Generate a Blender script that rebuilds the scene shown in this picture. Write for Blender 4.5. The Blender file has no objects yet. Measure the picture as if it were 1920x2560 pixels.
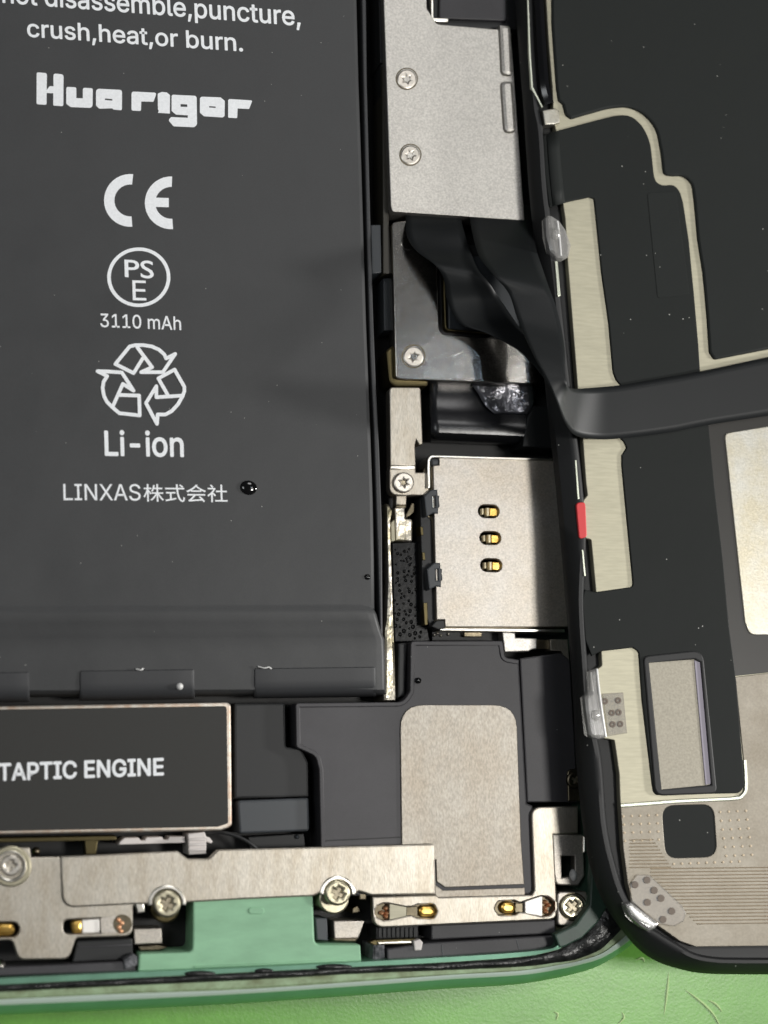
import bpy, bmesh, math, random
from mathutils import Vector, Matrix
from mathutils.geometry import tessellate_polygon
random.seed(7)
R = math.radians
sc = bpy.context.scene
COL = sc.collection
# one Blender unit = 1 cm here; heights below are given in millimetres
sc.unit_settings.system = 'METRIC'
sc.unit_settings.scale_length = 0.01

# ------------------------------------------------------------------ camera
F = 4500.0                      # focal length in photo pixels (1920 x 2560)
DIST = 14.5
_X = Vector((19000, -235, -4500)).normalized()
_Y = Vector((-1190, 34000, -4500))
_Y = (_Y - _X * _Y.dot(_X)).normalized()
_Z = _X.cross(_Y)
W2C = Matrix((_X, _Y, _Z)).transposed()
C2W = W2C.transposed()
CAMP = Vector((0, 0, 0.55)) - (C2W @ Vector((0, 0, -1))) * DIST
cam_d = bpy.data.cameras.new('camera')
cam = bpy.data.objects.new('camera', cam_d)
COL.objects.link(cam)
cam.matrix_world = Matrix.Translation(CAMP) @ C2W.to_4x4()
cam_d.sensor_fit = 'VERTICAL'
cam_d.sensor_height = 36.0
cam_d.lens = F / 2560 * 36.0
cam_d.clip_start = 0.1
cam_d.clip_end = 500
cam_d.dof.use_dof = True
cam_d.dof.focus_distance = 14.55
cam_d.dof.aperture_fstop = 0.24
sc.camera = cam

# ------------------------------------------------------------------ world and lamps
world = bpy.data.worlds.new("World")
sc.world = world
world.use_nodes = True
bg = world.node_tree.nodes['Background']
bg.inputs[0].default_value = (0.92, 0.95, 1.0, 1)
bg.inputs[1].default_value = 0.06
def lamp(name, loc, target, size, power, col):
    d = bpy.data.lights.new(name, 'AREA')
    d.shape = 'DISK'; d.size = size; d.energy = power; d.color = col
    o = bpy.data.objects.new(name, d); COL.objects.link(o)
    o.location = loc
    o.rotation_euler = (Vector(target) - Vector(loc)).to_track_quat('-Z', 'Y').to_euler()
    return o
lamp('bench_lamp', (13.0, -3.0, 31.0), (0, 0, 0.5), 5.5, 4700, (1.0, 0.975, 0.93))
lamp('side_lamp', (31.0, -1.0, 11.0), (0, 0.5, 0.5), 2.6, 9500, (1.0, 0.98, 0.95))
lamp('metal_fill_lamp', (8.0, 24.0, 32.0), (0, 0, 0.5), 12.0, 2000, (1.0, 0.99, 0.98))  # unseen fill, added to brighten the metals and the upper shield
lamp('shield_glint_lamp', (12.6, 6.0, 33.0), (0, 0, 0.5), 1.8, 260, (1.0, 1.0, 1.0))  # unseen source added for a bright reflection on the lower shield
lamp('shield_blue_lamp', (8.9, 6.2, 33.0), (0, 0, 0.5), 0.8, 45, (0.55, 0.75, 1.0))  # added small blue source, tints the lower shield's reflection
lamp('left_fill_lamp', (-18.0, 4.0, 38.0), (0, 0, 0.5), 12.0, 1700, (0.95, 0.98, 1.0))  # unseen soft fill added on the left as base light
sc.view_settings.view_transform = 'Standard'
sc.view_settings.look = 'None'
sc.view_settings.exposure = 0.0
sc.view_settings.gamma = 1.0

# ------------------------------------------------------------------ helpers: points
LIFT = [0.0]        # the opened display lies a little raised towards the phone's lower corner
def lift(y):
    return LIFT[0] * (1.5 - y)
def P(px, py, zmm):
    """world point on the height zmm that shows at photo pixel (px, py)"""
    d = C2W @ Vector(((px - 960) / F, -(py - 1280) / F, -1))
    h = 0.0
    for _ in range(4 if LIFT[0] else 1):
        t = (zmm * 0.1 + h - CAMP.z) / d.z
        p = CAMP + d * t
        h = lift(p.y)
    return p
def Z(x0, y0, w, *pts):
    s = w / 1659.0
    return [(x0 + p[0] * s, y0 + p[1] * s) + tuple(p[2:]) for p in pts]
def fillet(pts, closed=True, seg=6):
    n = len(pts); out = []
    for i, p in enumerate(pts):
        r = p[2] if len(p) > 2 else 0
        if r <= 0 or (not closed and i in (0, n - 1)):
            out.append((p[0], p[1])); continue
        a = Vector(pts[i - 1][:2]); b = Vector(p[:2]); c = Vector(pts[(i + 1) % n][:2])
        u = a - b; v = c - b
        lu, lv = u.length, v.length
        u.normalize(); v.normalize()
        ang = u.angle(v)
        d = min(r / max(math.tan(ang / 2), 1e-3), lu * 0.49, lv * 0.49)
        p0 = b + u * d; p1 = b + v * d
        for k in range(seg + 1):
            t = k / seg
            q = p0 * (1 - t) ** 2 + b * 2 * t * (1 - t) + p1 * t * t
            out.append((q.x, q.y))
    return out
def circ(cx, cy, r, ry=None, n=32, rot=0):
    ry = ry or r
    return [(cx + r * math.cos(2 * math.pi * k / n + rot), cy + ry * math.sin(2 * math.pi * k / n + rot)) for k in range(n)]
def pill(cx, cy, w, h, slope=0.0, n=10):
    r = h / 2; out = []
    for k in range(n + 1):
        a = -math.pi / 2 + math.pi * k / n
        out.append((w / 2 - r + r * math.cos(a), r * math.sin(a)))
    for k in range(n + 1):
        a = math.pi / 2 + math.pi * k / n
        out.append((-w / 2 + r + r * math.cos(a), r * math.sin(a)))
    return [(cx + x, cy + y + slope * x) for x, y in out]
def cat(pts, n):
    """Catmull-Rom through tuples of any size"""
    out = []; m = len(pts)
    for i in range(m - 1):
        p0 = pts[max(i - 1, 0)]; p1 = pts[i]; p2 = pts[i + 1]; p3 = pts[min(i + 2, m - 1)]
        for k in range(n):
            t = k / n
            out.append(tuple(0.5 * (2 * b + (c - a) * t + (2 * a - 5 * b + 4 * c - d) * t * t + (3 * b - a - 3 * c + d) * t ** 3)
                             for a, b, c, d in zip(p0, p1, p2, p3)))
    out.append(tuple(pts[-1]))
    return out

# ------------------------------------------------------------------ helpers: materials
def lin(c):
    f = lambda v: v / 12.92 if v <= 0.04045 else ((v + 0.055) / 1.055) ** 2.4
    return tuple(f(x / 255.0) for x in c)
M = {}
def mat(name, rgb, metal=0.0, rough=0.5, bump=0.0, bscale=80.0, cvar=0.0, cscale=4.0, stretch=(1, 1, 1), spec=0.5,
        rvar=0.0, coat=0.0, specks=0.0, rgb2=None, trans=0.0, fine=0.0, bdist=0.002, dent=0.0):
    m = bpy.data.materials.new(name); m.use_nodes = True
    nt = m.node_tree; b = nt.nodes['Principled BSDF']
    N = lambda t: nt.nodes.new(t)
    L = nt.links.new
    col = lin(rgb)
    b.inputs['Base Color'].default_value = (*col, 1)
    b.inputs['Metallic'].default_value = metal
    b.inputs['Roughness'].default_value = rough
    b.inputs['Specular IOR Level'].default_value = spec
    b.inputs['Coat Weight'].default_value = coat
    b.inputs['Coat Roughness'].default_value = 0.15
    b.inputs['Transmission Weight'].default_value = trans
    tc = N('ShaderNodeTexCoord')
    mp = N('ShaderNodeMapping'); mp.inputs['Scale'].default_value = stretch
    L(tc.outputs['Object'], mp.inputs['Vector'])
    cur = None
    if cvar or rgb2:
        n1 = N('ShaderNodeTexNoise'); n1.inputs['Scale'].default_value = cscale; n1.inputs['Detail'].default_value = 6; n1.inputs['Roughness'].default_value = 0.65
        L(mp.outputs[0], n1.inputs['Vector'])
        rp = N('ShaderNodeValToRGB')
        rp.color_ramp.elements[0].position = 0.36; rp.color_ramp.elements[1].position = 0.64
        c2 = lin(rgb2) if rgb2 else tuple(min(1, x * (1 + cvar)) for x in col)
        c1 = col if rgb2 else tuple(x * (1 - cvar) for x in col)
        rp.color_ramp.elements[0].color = (*c1, 1); rp.color_ramp.elements[1].color = (*c2, 1)
        L(n1.outputs['Fac'], rp.inputs['Fac']); cur = rp.outputs['Color']
        if rvar:
            mr = N('ShaderNodeMapRange'); mr.inputs['From Min'].default_value = 0.3; mr.inputs['From Max'].default_value = 0.7
            mr.inputs['To Min'].default_value = max(0.02, rough - rvar); mr.inputs['To Max'].default_value = min(1, rough + rvar)
            L(n1.outputs['Fac'], mr.inputs['Value']); L(mr.outputs[0], b.inputs['Roughness'])
    if fine:
        n3 = N('ShaderNodeTexNoise'); n3.inputs['Scale'].default_value = bscale * 0.9; n3.inputs['Detail'].default_value = 2
        L(mp.outputs[0], n3.inputs['Vector'])
        mr2 = N('ShaderNodeMapRange'); mr2.inputs['From Min'].default_value = 0.3; mr2.inputs['From Max'].default_value = 0.7
        mr2.inputs['To Min'].default_value = 1 - fine; mr2.inputs['To Max'].default_value = 1 + fine
        L(n3.outputs['Fac'], mr2.inputs['Value'])
        vm = N('ShaderNodeMix'); vm.data_type = 'RGBA'; vm.blend_type = 'MULTIPLY'; vm.inputs['Factor'].default_value = 1
        if cur: L(cur, vm.inputs[6])
        else: vm.inputs[6].default_value = (*col, 1)
        L(mr2.outputs[0], vm.inputs[7]); cur = vm.outputs[2]
    if specks:
        vo = N('ShaderNodeTexVoronoi'); vo.inputs['Scale'].default_value = 9.0
        L(tc.outputs['Object'], vo.inputs['Vector'])
        lt = N('ShaderNodeMath'); lt.operation = 'LESS_THAN'; lt.inputs[1].default_value = specks
        L(vo.outputs['Distance'], lt.inputs[0])
        wn = N('ShaderNodeTexNoise'); wn.inputs['Scale'].default_value = 1.7
        L(tc.outputs['Object'], wn.inputs['Vector'])
        gt = N('ShaderNodeMath'); gt.operation = 'GREATER_THAN'; gt.inputs[1].default_value = 0.5
        L(wn.outputs['Fac'], gt.inputs[0])
        mu = N('ShaderNodeMath'); mu.operation = 'MULTIPLY'; L(lt.outputs[0], mu.inputs[0]); L(gt.outputs[0], mu.inputs[1])
        mx = N('ShaderNodeMix'); mx.data_type = 'RGBA'
        L(mu.outputs[0], mx.inputs['Factor'])
        if cur: L(cur, mx.inputs[6])
        else: mx.inputs[6].default_value = (*col, 1)
        mx.inputs[7].default_value = (0.45, 0.45, 0.42, 1); cur = mx.outputs[2]
    if cur: L(cur, b.inputs['Base Color'])
    if bump:
        n2 = N('ShaderNodeTexNoise'); n2.inputs['Scale'].default_value = bscale; n2.inputs['Detail'].default_value = 3
        L(mp.outputs[0], n2.inputs['Vector'])
        bp = N('ShaderNodeBump'); bp.inputs['Strength'].default_value = bump; bp.inputs['Distance'].default_value = bdist
        L(n2.outputs['Fac'], bp.inputs['Height']); L(bp.outputs[0], b.inputs['Normal'])
        if dent:
            n4 = N('ShaderNodeTexNoise'); n4.inputs['Scale'].default_value = 1.6; n4.inputs['Detail'].default_value = 4; n4.inputs['Roughness'].default_value = 0.4
            L(tc.outputs['Object'], n4.inputs['Vector'])
            b4 = N('ShaderNodeBump'); b4.inputs['Strength'].default_value = dent; b4.inputs['Distance'].default_value = 0.08
            L(n4.outputs['Fac'], b4.inputs['Height']); L(b4.outputs[0], bp.inputs['Normal'])
    M[name] = m
    return m
mat('mat_green', (108, 170, 66), rough=0.36, bump=0.12, bscale=45, cvar=0.10, cscale=1.2, spec=0.75, bdist=0.01, fine=0.06)
mat('mat_scratch', (176, 204, 140), rough=0.5, bump=0.5, bscale=60)
mat('housing_green', (122, 168, 144), metal=0.55, rough=0.36, bump=0.12, bscale=50, cvar=0.08, cscale=6)
mat('lug_green', (140, 186, 151), rough=0.5, bump=0.2, bscale=40, cvar=0.10, cscale=5, stretch=(0.35, 1, 1), spec=0.35, dent=0.06, specks=0.03)
mat('lip_shade_green', (50, 74, 62), rough=0.45, bump=0.3, bscale=30, cvar=0.15, cscale=6)  # darker green that paints shade on the corner lip
mat('band_green', (120, 176, 144), metal=0.3, rough=0.34, bump=0.1, bscale=40, cvar=0.06, cscale=5)
mat('chamfer_highlight', (214, 232, 220), metal=0.25, rough=0.34, bump=0.15, bscale=40)  # paler than the housing: the rim's highlight is in the colour
mat('ledge_olive', (110, 120, 86), rough=0.6, bump=0.6, bscale=35, rgb2=(152, 176, 140), cscale=7, stretch=(0.7, 1, 1))
mat('gasket_black', (12, 13, 14), rough=0.32, bump=0.6, bscale=28, rgb2=(40, 42, 40), cscale=16, bdist=0.012)
mat('cavity_black', (14, 14, 14), rough=0.55)
mat('battery_film', (61, 62, 63), rough=0.48, bump=0.10, bscale=140, fine=0.08, spec=0.35, cvar=0.05, cscale=0.9, rvar=0.07, dent=0.12, specks=0.03)
mat('battery_tab', (56, 57, 59), rough=0.5, bump=0.1, bscale=90, spec=0.35, fine=0.05)
mat('print_white', (240, 243, 246), rough=0.6, bump=0.1, bscale=150, cvar=0.06, cscale=60)
mat('label_black', (50, 50, 48), rough=0.55, spec=0.3, fine=0.06, bscale=140, specks=0.02)
mat('rim_silver', (206, 202, 192), metal=0.8, rough=0.38, rgb2=(186, 162, 142), cscale=14, bump=0.3, bscale=40)
mat('plastic_black', (64, 63, 66), rough=0.48, bump=0.16, bscale=120, fine=0.08, spec=0.4, cvar=0.08, cscale=3, specks=0.03, dent=0.08)
mat('plastic_dark', (36, 37, 38), rough=0.5, bump=0.1, bscale=90, spec=0.4)
mat('plastic_slate', (62, 66, 70), rough=0.42, bump=0.1, bscale=90, spec=0.4)
mat('steel_blasted', (196, 193, 187), metal=1, rough=0.48, bump=0.7, bscale=75, fine=0.17, cvar=0.03, cscale=2)
mat('steel_polished', (176, 172, 165), metal=1, rough=0.18, bump=0.24, bscale=75, fine=0.3, dent=0.05)
mat('steel_sim', (190, 186, 180), metal=1, rough=0.5, bump=0.65, bscale=80, fine=0.15, rgb2=(186, 178, 166), cscale=1.6)
mat('steel_brushed', (186, 181, 171), metal=1, rough=0.46, bump=0.5, bscale=100, fine=0.13, stretch=(1, 0.28, 1), rgb2=(172, 164, 150), cscale=7)
mat('steel_speaker', (166, 161, 152), metal=1, rough=0.52, bump=0.4, bscale=75, fine=0.16, stretch=(1, 0.5, 1), rgb2=(158, 150, 138), cscale=3)
mat('steel_edge', (236, 232, 222), metal=1, rough=0.3)
mat('steel_dark', (112, 104, 88), metal=1, rough=0.4, bump=0.3, bscale=40, rgb2=(86, 80, 66), cscale=8)
mat('screw_steel', (206, 200, 190), metal=1, rough=0.36, bump=0.2, bscale=60, cvar=0.06, cscale=14)
mat('screw_brass', (190, 184, 160), metal=1, rough=0.36, bump=0.2, bscale=40, cvar=0.10, cscale=12)
mat('recess_dark', (150, 142, 124), metal=1, rough=0.45, bump=0.6, bscale=30, cvar=0.35, cscale=30)
mat('gold', (226, 188, 104), metal=0.85, rough=0.28, bump=0.25, bscale=25, rgb2=(168, 126, 54), cscale=10)
mat('gold_bright', (255, 240, 200), metal=0.35, rough=0.3)
mat('olive_metal', (84, 76, 52), metal=0.9, rough=0.4, bump=0.2, bscale=40)
mat('bay_olive', (50, 47, 38), rough=0.5)
mat('copper', (222, 168, 128), metal=0.5, rough=0.35, bump=0.5, bscale=40)
mat('contact_white', (250, 246, 240), metal=0.3, rough=0.45)
mat('silver_foil', (214, 208, 198), metal=0.9, rough=0.36, bump=0.7, bscale=7, bdist=0.03, rgb2=(168, 160, 132), cscale=5)
mat('flex_black', (31, 33, 34), rough=0.45, bump=0.06, bscale=50, spec=0.24, stretch=(1, 1, 1))
mat('flex_gloss', (24, 25, 28), rough=0.27, bump=0.15, bscale=14, spec=0.6, bdist=0.006)
mat('reflection_silver', (150, 150, 156), metal=0.85, rough=0.28, bump=1.0, bscale=7, bdist=0.03)  # silver that paints reflected light on the rolled cable
mat('display_frame', (32, 33, 34), rough=0.55, bump=0.25, bscale=40, specks=0.05, spec=0.4)
mat('display_gloss', (12, 12, 14), rough=0.16, bump=0.1, bscale=20, spec=0.6)
mat('display_film', (34, 37, 36), rough=0.62, bump=0.06, bscale=90, specks=0.038, spec=0.16, dent=0.1, fine=0.05)
mat('display_film_low', (31, 34, 33), rough=0.6, bump=0.06, bscale=90, specks=0.045, spec=0.16, dent=0.1, fine=0.05)
mat('display_strip', (36, 34, 30), rough=0.4, spec=0.4, cvar=0.08, cscale=3)
mat('plate_cream', (178, 174, 154), metal=0.6, rough=0.58, bump=0.3, bscale=60, stretch=(0.14, 1, 1), fine=0.07, cvar=0.03, cscale=3)
mat('plate_silver', (180, 179, 172), metal=0.95, rough=0.42, bump=0.4, bscale=60, fine=0.10, rgb2=(174, 168, 150), cscale=3)
mat('plate_brown', (142, 137, 127), metal=0.9, rough=0.55, bump=0.3, bscale=60, fine=0.08, rgb2=(130, 124, 113), cscale=3)
mat('plate_ridge', (196, 200, 184), metal=0.8, rough=0.4)
mat('trace_highlight', (186, 172, 150), metal=0.5, rough=0.6, spec=0.4)  # lighter than the plate: highlights painted on dots and lines
mat('window_grey', (158, 153, 140), metal=0.5, rough=0.6, bump=0.35, bscale=60, fine=0.12)
mat('window_lavender', (150, 144, 158), rough=0.5)
mat('red_dot', (214, 52, 56), rough=0.5)
def clear_mat(name, tint, glossy, rough=0.08):
    m = bpy.data.materials.new(name); m.use_nodes = True
    nt = m.node_tree; N = nt.nodes.new; L = nt.links.new
    out = nt.nodes['Material Output']; nt.nodes.remove(nt.nodes['Principled BSDF'])
    tr = N('ShaderNodeBsdfTransparent'); tr.inputs[0].default_value = (*tint, 1)
    gl = N('ShaderNodeBsdfGlossy'); gl.inputs['Roughness'].default_value = rough
    fr = N('ShaderNodeFresnel'); fr.inputs[0].default_value = 1.5
    ad = N('ShaderNodeMath'); ad.operation = 'MULTIPLY_ADD'; ad.inputs[1].default_value = 0.55; ad.inputs[2].default_value = glossy
    tc = N('ShaderNodeTexCoord'); nz = N('ShaderNodeTexNoise'); nz.inputs['Scale'].default_value = 9
    bp = N('ShaderNodeBump'); bp.inputs['Strength'].default_value = 0.12 if glossy > 0.05 else 0.03; bp.inputs['Distance'].default_value = 0.01
    L(tc.outputs['Object'], nz.inputs[0]); L(nz.outputs['Fac'], bp.inputs['Height'])
    L(bp.outputs[0], gl.inputs['Normal']); L(bp.outputs[0], fr.inputs['Normal'])
    mx = N('ShaderNodeMixShader'); L(fr.outputs[0], ad.inputs[0]); L(ad.outputs[0], mx.inputs[0]); L(tr.outputs[0], mx.inputs[1]); L(gl.outputs[0], mx.inputs[2])
    df = N('ShaderNodeBsdfDiffuse'); df.inputs[0].default_value = (0.75, 0.74, 0.72, 1)
    m2 = N('ShaderNodeMixShader'); m2.inputs[0].default_value = 0.24 if glossy < 0.025 and rough < 0.3 else 0.10
    L(mx.outputs[0], m2.inputs[1]); L(df.outputs[0], m2.inputs[2])
    L(m2.outputs[0], out.inputs[0]); M[name] = m
clear_mat('clear_plastic', (0.95, 0.945, 0.935), 0.02, 0.14)
clear_mat('clear_sheet', (0.88, 0.86, 0.83), 0.02, 0.4)
mat('ring_brown', (96, 82, 68), rough=0.5)
mat('bubble_tape', (9, 10, 11), rough=0.3, spec=0.2, bump=0.1, bscale=30, bdist=0.01)
mat('foam_grey', (120, 120, 124), rough=0.8, bump=1.0, bscale=30, rgb2=(52, 54, 58), cscale=9, bdist=0.02)
mat('white_plastic', (214, 208, 204), rough=0.5, bump=0.1)
mat('glue_black', (10, 10, 10), rough=0.08, spec=0.7)
mat('bead_white', (220, 220, 218), rough=0.3)

# ------------------------------------------------------------------ helpers: objects
OFF = {}
def put(parent, name, verts, faces, m, label=None, cat_=None, group=None, kind=None, smooth=True, flat_from=None):
    if parent is None:
        off = sum((Vector(v) for v in verts), Vector()) / len(verts)
        off.z = min(v[2] for v in verts)
    else:
        off = OFF[parent.name]
    me = bpy.data.meshes.new(name)
    me.from_pydata([tuple(Vector(v) - off) for v in verts], [], faces)
    me.materials.append(M[m] if isinstance(m, str) else m)
    if smooth:
        me.set_sharp_from_angle(angle=R(38))
        me.polygons.foreach_set('use_smooth', [flat_from is None or i < flat_from for i in range(len(me.polygons))])
    me.update()
    o = bpy.data.objects.new(name, me); COL.objects.link(o)
    OFF[o.name] = off
    if parent is None: o.location = off
    else: o.parent = parent
    if label: o['label'] = label
    if cat_: o['category'] = cat_
    if group: o['group'] = group
    if kind: o['kind'] = kind
    return o
def thing(name, label, cat_, px, py, z, group=None):
    o = bpy.data.objects.new(name, None); COL.objects.link(o)
    o.empty_display_size = 0.2
    o.location = P(px, py, z); OFF[o.name] = Vector(o.location)
    o['label'] = label; o['category'] = cat_
    if group: o['group'] = group
    return o
def area2(pts):
    return sum(a.x * b.y - b.x * a.y for a, b in zip(pts, pts[1:] + pts[:1]))
def inset(pts, d):
    n = len(pts); out = []
    for i in range(n):
        a, b, c = pts[i - 1], pts[i], pts[(i + 1) % n]
        u = (b - a); v = (c - b)
        if u.length < 1e-9: u = v
        if v.length < 1e-9: v = u
        n1 = Vector((-u.y, u.x)).normalized(); n2 = Vector((-v.y, v.x)).normalized()
        s = n1 + n2
        if s.length < 1e-6: s = n1
        s.normalize()
        k = max(0.5, s.dot(n1))
        out.append(b + s * (d / k))
    return out
def slab_geo(loops_px, z0, z1, bev):
    """prism with holes and a rounded upper edge; loops_px[0] is the outline, the others are holes; all traced at height z1"""
    V = []; Fc = []
    tops = []
    for li, lp in enumerate(loops_px):
        w = [P(x, y, z1) for x, y in lp]
        p2 = [Vector((p.x, p.y)) for p in w]
        q = [p2[0]]
        for p in p2[1:]:
            if (p - q[-1]).length > 1e-5: q.append(p)
        if (q[0] - q[-1]).length < 1e-5: q.pop()
        p2 = q
        ccw = area2(p2) > 0
        if (li == 0) != ccw: p2.reverse()
        b = bev * 0.1
        rings = [(p2, z0 * 0.1)]
        if b > 0:
            rings += [(p2, z1 * 0.1 - b), (inset(p2, b * 0.3), z1 * 0.1 - b * 0.3), (inset(p2, b), z1 * 0.1)]
        else:
            rings += [(p2, z1 * 0.1)]
        base = len(V); n = len(p2)
        for pts, z in rings:
            V += [(p.x, p.y, z + lift(p.y)) for p in pts]
        for r in range(len(rings) - 1):
            for i in range(n):
                j = (i + 1) % n
                Fc.append((base + r * n + i, base + r * n + j, base + (r + 1) * n + j, base + (r + 1) * n + i))
        tops.append((base + (len(rings) - 1) * n, base, n))
    for which in (0, 1):
        idx = []; polys = []
        for t, b0, n in tops:
            s = t if which == 0 else b0
            polys.append([Vector(V[s + i]) for i in range(n)]); idx += [s + i for i in range(n)]
        if which == 0: ncap = len(Fc)
        for tri in tessellate_polygon(polys):
            a, b, c = (idx[k] for k in tri)
            va, vb, vc = Vector(V[a]), Vector(V[b]), Vector(V[c])
            nz = (vb - va).cross(vc - va).z
            if abs(nz) < 1e-13: continue
            if (nz > 0) == (which == 0): Fc.append((a, b, c))
            else: Fc.append((a, c, b))
    CAPS[len(V), len(Fc)] = ncap
    return V, Fc
CAPS = {}
def slab(parent, name, outline, z0, z1, m, bev=0.08, holes=(), **kw):
    V, Fc = slab_geo([fillet(outline)] + [fillet(h) for h in holes], z0, z1, bev)
    return put(parent, name, V, Fc, m, flat_from=CAPS[len(V), len(Fc)], **kw)
def strip_px(line, w, side=1, seg=6):
    """outline of a band of width w (pixels) on one side of an open line"""
    a = fillet(line, closed=False, seg=seg)
    b = []
    n = len(a)
    for i in range(n):
        p = Vector(a[max(i - 1, 0)]); q = Vector(a[min(i + 1, n - 1)])
        d = (q - p).normalized()
        nrm = Vector((-d.y, d.x)) * side
        b.append((a[i][0] + nrm.x * w, a[i][1] + nrm.y * w))
    return a + b[::-1]
def grid(parent, name, rows, m, thick=0.0, **kw):
    """surface through rows of world points (all rows the same length)"""
    n = len(rows[0]); V = [tuple(p) for r in rows for p in r]; Fc = []
    for i in range(len(rows) - 1):
        for j in range(n - 1):
            Fc.append((i * n + j, i * n + j + 1, (i + 1) * n + j + 1, (i + 1) * n + j))
    o = put(parent, name, V, Fc, m, **kw)
    if thick:
        md = o.modifiers.new('thick', 'SOLIDIFY'); md.thickness = thick * 0.1; md.offset = 0
    return o
def tube_geo(pts, rad, n=8, flat=1.0, taper=False):
    V = []; Fc = []
    m = len(pts)
    for i, p in enumerate(pts):
        d = (pts[min(i + 1, m - 1)] - pts[max(i - 1, 0)]).normalized()
        s = d.cross(Vector((0, 0, 1)))
        if s.length < 1e-4: s = Vector((1, 0, 0))
        s.normalize(); u = s.cross(d)
        r = rad * (math.sin(math.pi * (i + 0.35) / (m - 0.3)) if taper else 1)
        for k in range(n):
            a = 2 * math.pi * k / n
            V.append(tuple(p + s * (math.cos(a) * r) + u * (math.sin(a) * r * flat)))
    for i in range(m - 1):
        for k in range(n):
            Fc.append((i * n + k, i * n + (k + 1) % n, (i + 1) * n + (k + 1) % n, (i + 1) * n + k))
    Fc.append(tuple(range(n))[::-1]); Fc.append(tuple((m - 1) * n + k for k in range(n)))
    return V, Fc
def tube(parent, name, pts, rad, m, flat=1.0, sub=6, taper=False, **kw):
    c = cat(pts, sub) if sub > 1 and len(pts) > 2 else pts
    V, Fc = tube_geo([P(*p) for p in c], rad * 0.1, flat=flat, taper=taper)
    return put(parent, name, V, Fc, m, **kw)
def dome(parent, name, px, py, z, rpx, h, m, ry=None, **kw):
    """flattened drop standing on height z; rpx in pixels, h in mm"""
    V = []; Fc = []; n = 20; rings = 6
    for i in range(rings):
        a = (math.pi / 2) * i / rings
        for x, y in circ(px, py, rpx * math.cos(a), (ry or rpx) * math.cos(a), n):
            p = P(x, y, z)
            if m == 'glue_black': p = p + Vector((p.x - P(px, py, z).x, p.y - P(px, py, z).y, 0)) * (0.14 * math.sin(p.x * 22 + 1.0) + 0.12 * math.sin(p.y * 30 + p.x * 9))
            V.append((p.x, p.y, p.z + h * 0.1 * math.sin(a)))
    p = P(px, py, z); V.append((p.x, p.y, p.z + h * 0.1))
    for i in range(rings - 1):
        for k in range(n):
            Fc.append((i * n + k, (i + 1) * n + k, (i + 1) * n + (k + 1) % n, i * n + (k + 1) % n))
    for k in range(n): Fc.append(((rings - 1) * n + k, len(V) - 1, (rings - 1) * n + (k + 1) % n))
    Fc = [f[::-1] for f in Fc]
    return put(parent, name, V, Fc, m, **kw)
def crosspts(cx, cy, L, w, rot):
    base = [(L, w), (w, w), (w, L), (-w, L), (-w, w), (-L, w), (-L, -w), (-w, -w), (-w, -L), (w, -L), (w, -w), (L, -w)]
    c, s = math.cos(rot), math.sin(rot)
    return [(cx + x * c - y * s, cy + x * s + y * c) for x, y in base]
def starpts(cx, cy, r1, r2, n=5, rot=0.3):
    return [(cx + (r1 if k % 2 == 0 else r2) * math.cos(math.pi * k / n + rot), cy + (r1 if k % 2 == 0 else r2) * math.sin(math.pi * k / n + rot)) for k in range(2 * n)]
def screw(parent, cx, cy, r, z, kind='cross', m='screw_steel', rot=0.2, h=0.5, bev=0.14):
    hole = crosspts(cx, cy, r * 0.46, r * 0.14, rot) if kind == 'cross' else starpts(cx, cy, r * 0.34, r * 0.2, 6, rot)
    s = slab(parent, 'screw', circ(cx, cy, r), z - h, z, m, bev=bev, holes=[hole])
    slab(s, 'drive_recess', circ(cx, cy, r * 0.6, n=20), z - h - 0.05, z - 0.22, 'recess_dark', bev=0)
    return s
try:      # the sans-serif face that ships inside Blender itself; the built-in face if it is absent
    import os
    FONT = bpy.data.fonts.load(os.path.join(bpy.utils.system_resource('DATAFILES'), 'fonts', 'Inter.woff2'))
except Exception:
    FONT = None
def text_mesh(s, font, fat, space=1.0):
    cu = bpy.data.curves.new('t', 'FONT'); cu.font = font or cu.font; cu.body = s; cu.size = 1.0; cu.offset = fat; cu.space_character = space; cu.resolution_u = 4
    ob = bpy.data.objects.new('t', cu); COL.objects.link(ob)
    dg = bpy.context.evaluated_depsgraph_get(); dg.update()
    me = bpy.data.meshes.new_from_object(ob.evaluated_get(dg))
    vs = [v.co.copy() for v in me.vertices]; fs = [tuple(p.vertices) for p in me.polygons]
    bpy.data.objects.remove(ob); bpy.data.curves.remove(cu); bpy.data.meshes.remove(me)
    return vs, fs
CAPH = {}
def text(parent, s, p0, p1, cap, z, up=(-0.03, -1), fat=0.0, name='printed_text', m='print_white', space=1.0, cjk=False):
    font = None if cjk else FONT
    if cjk not in CAPH:
        CAPH[cjk] = 0.80 if cjk else max(v.y for v in text_mesh('H', font, 0)[0])
    vs, fs = text_mesh(s, font, 0, space)
    if fat:
        base = list(vs); bf = list(fs); n0 = len(base); k0 = fat * CAPH[cjk] / 0.727
        for k in range(8):
            a = 2 * math.pi * k / 8
            vs += [Vector((v.x + k0 * math.cos(a), v.y + k0 * math.sin(a), (k + 1) * 1.0)) for v in base]
            fs += [tuple(i + n0 * (k + 1) for i in f) for f in bf]
    x0 = min(v.x for v in vs); x1 = max(v.x for v in vs)
    out = []
    for v in vs:
        u = (v.x - x0) / (x1 - x0); h = v.y / CAPH[cjk] * cap
        out.append(P(p0[0] + (p1[0] - p0[0]) * u + up[0] * h, p0[1] + (p1[1] - p0[1]) * u + up[1] * h, z + v.z * 0.0006))
    return put(parent, name, out, fs, m, smooth=False)
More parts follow.
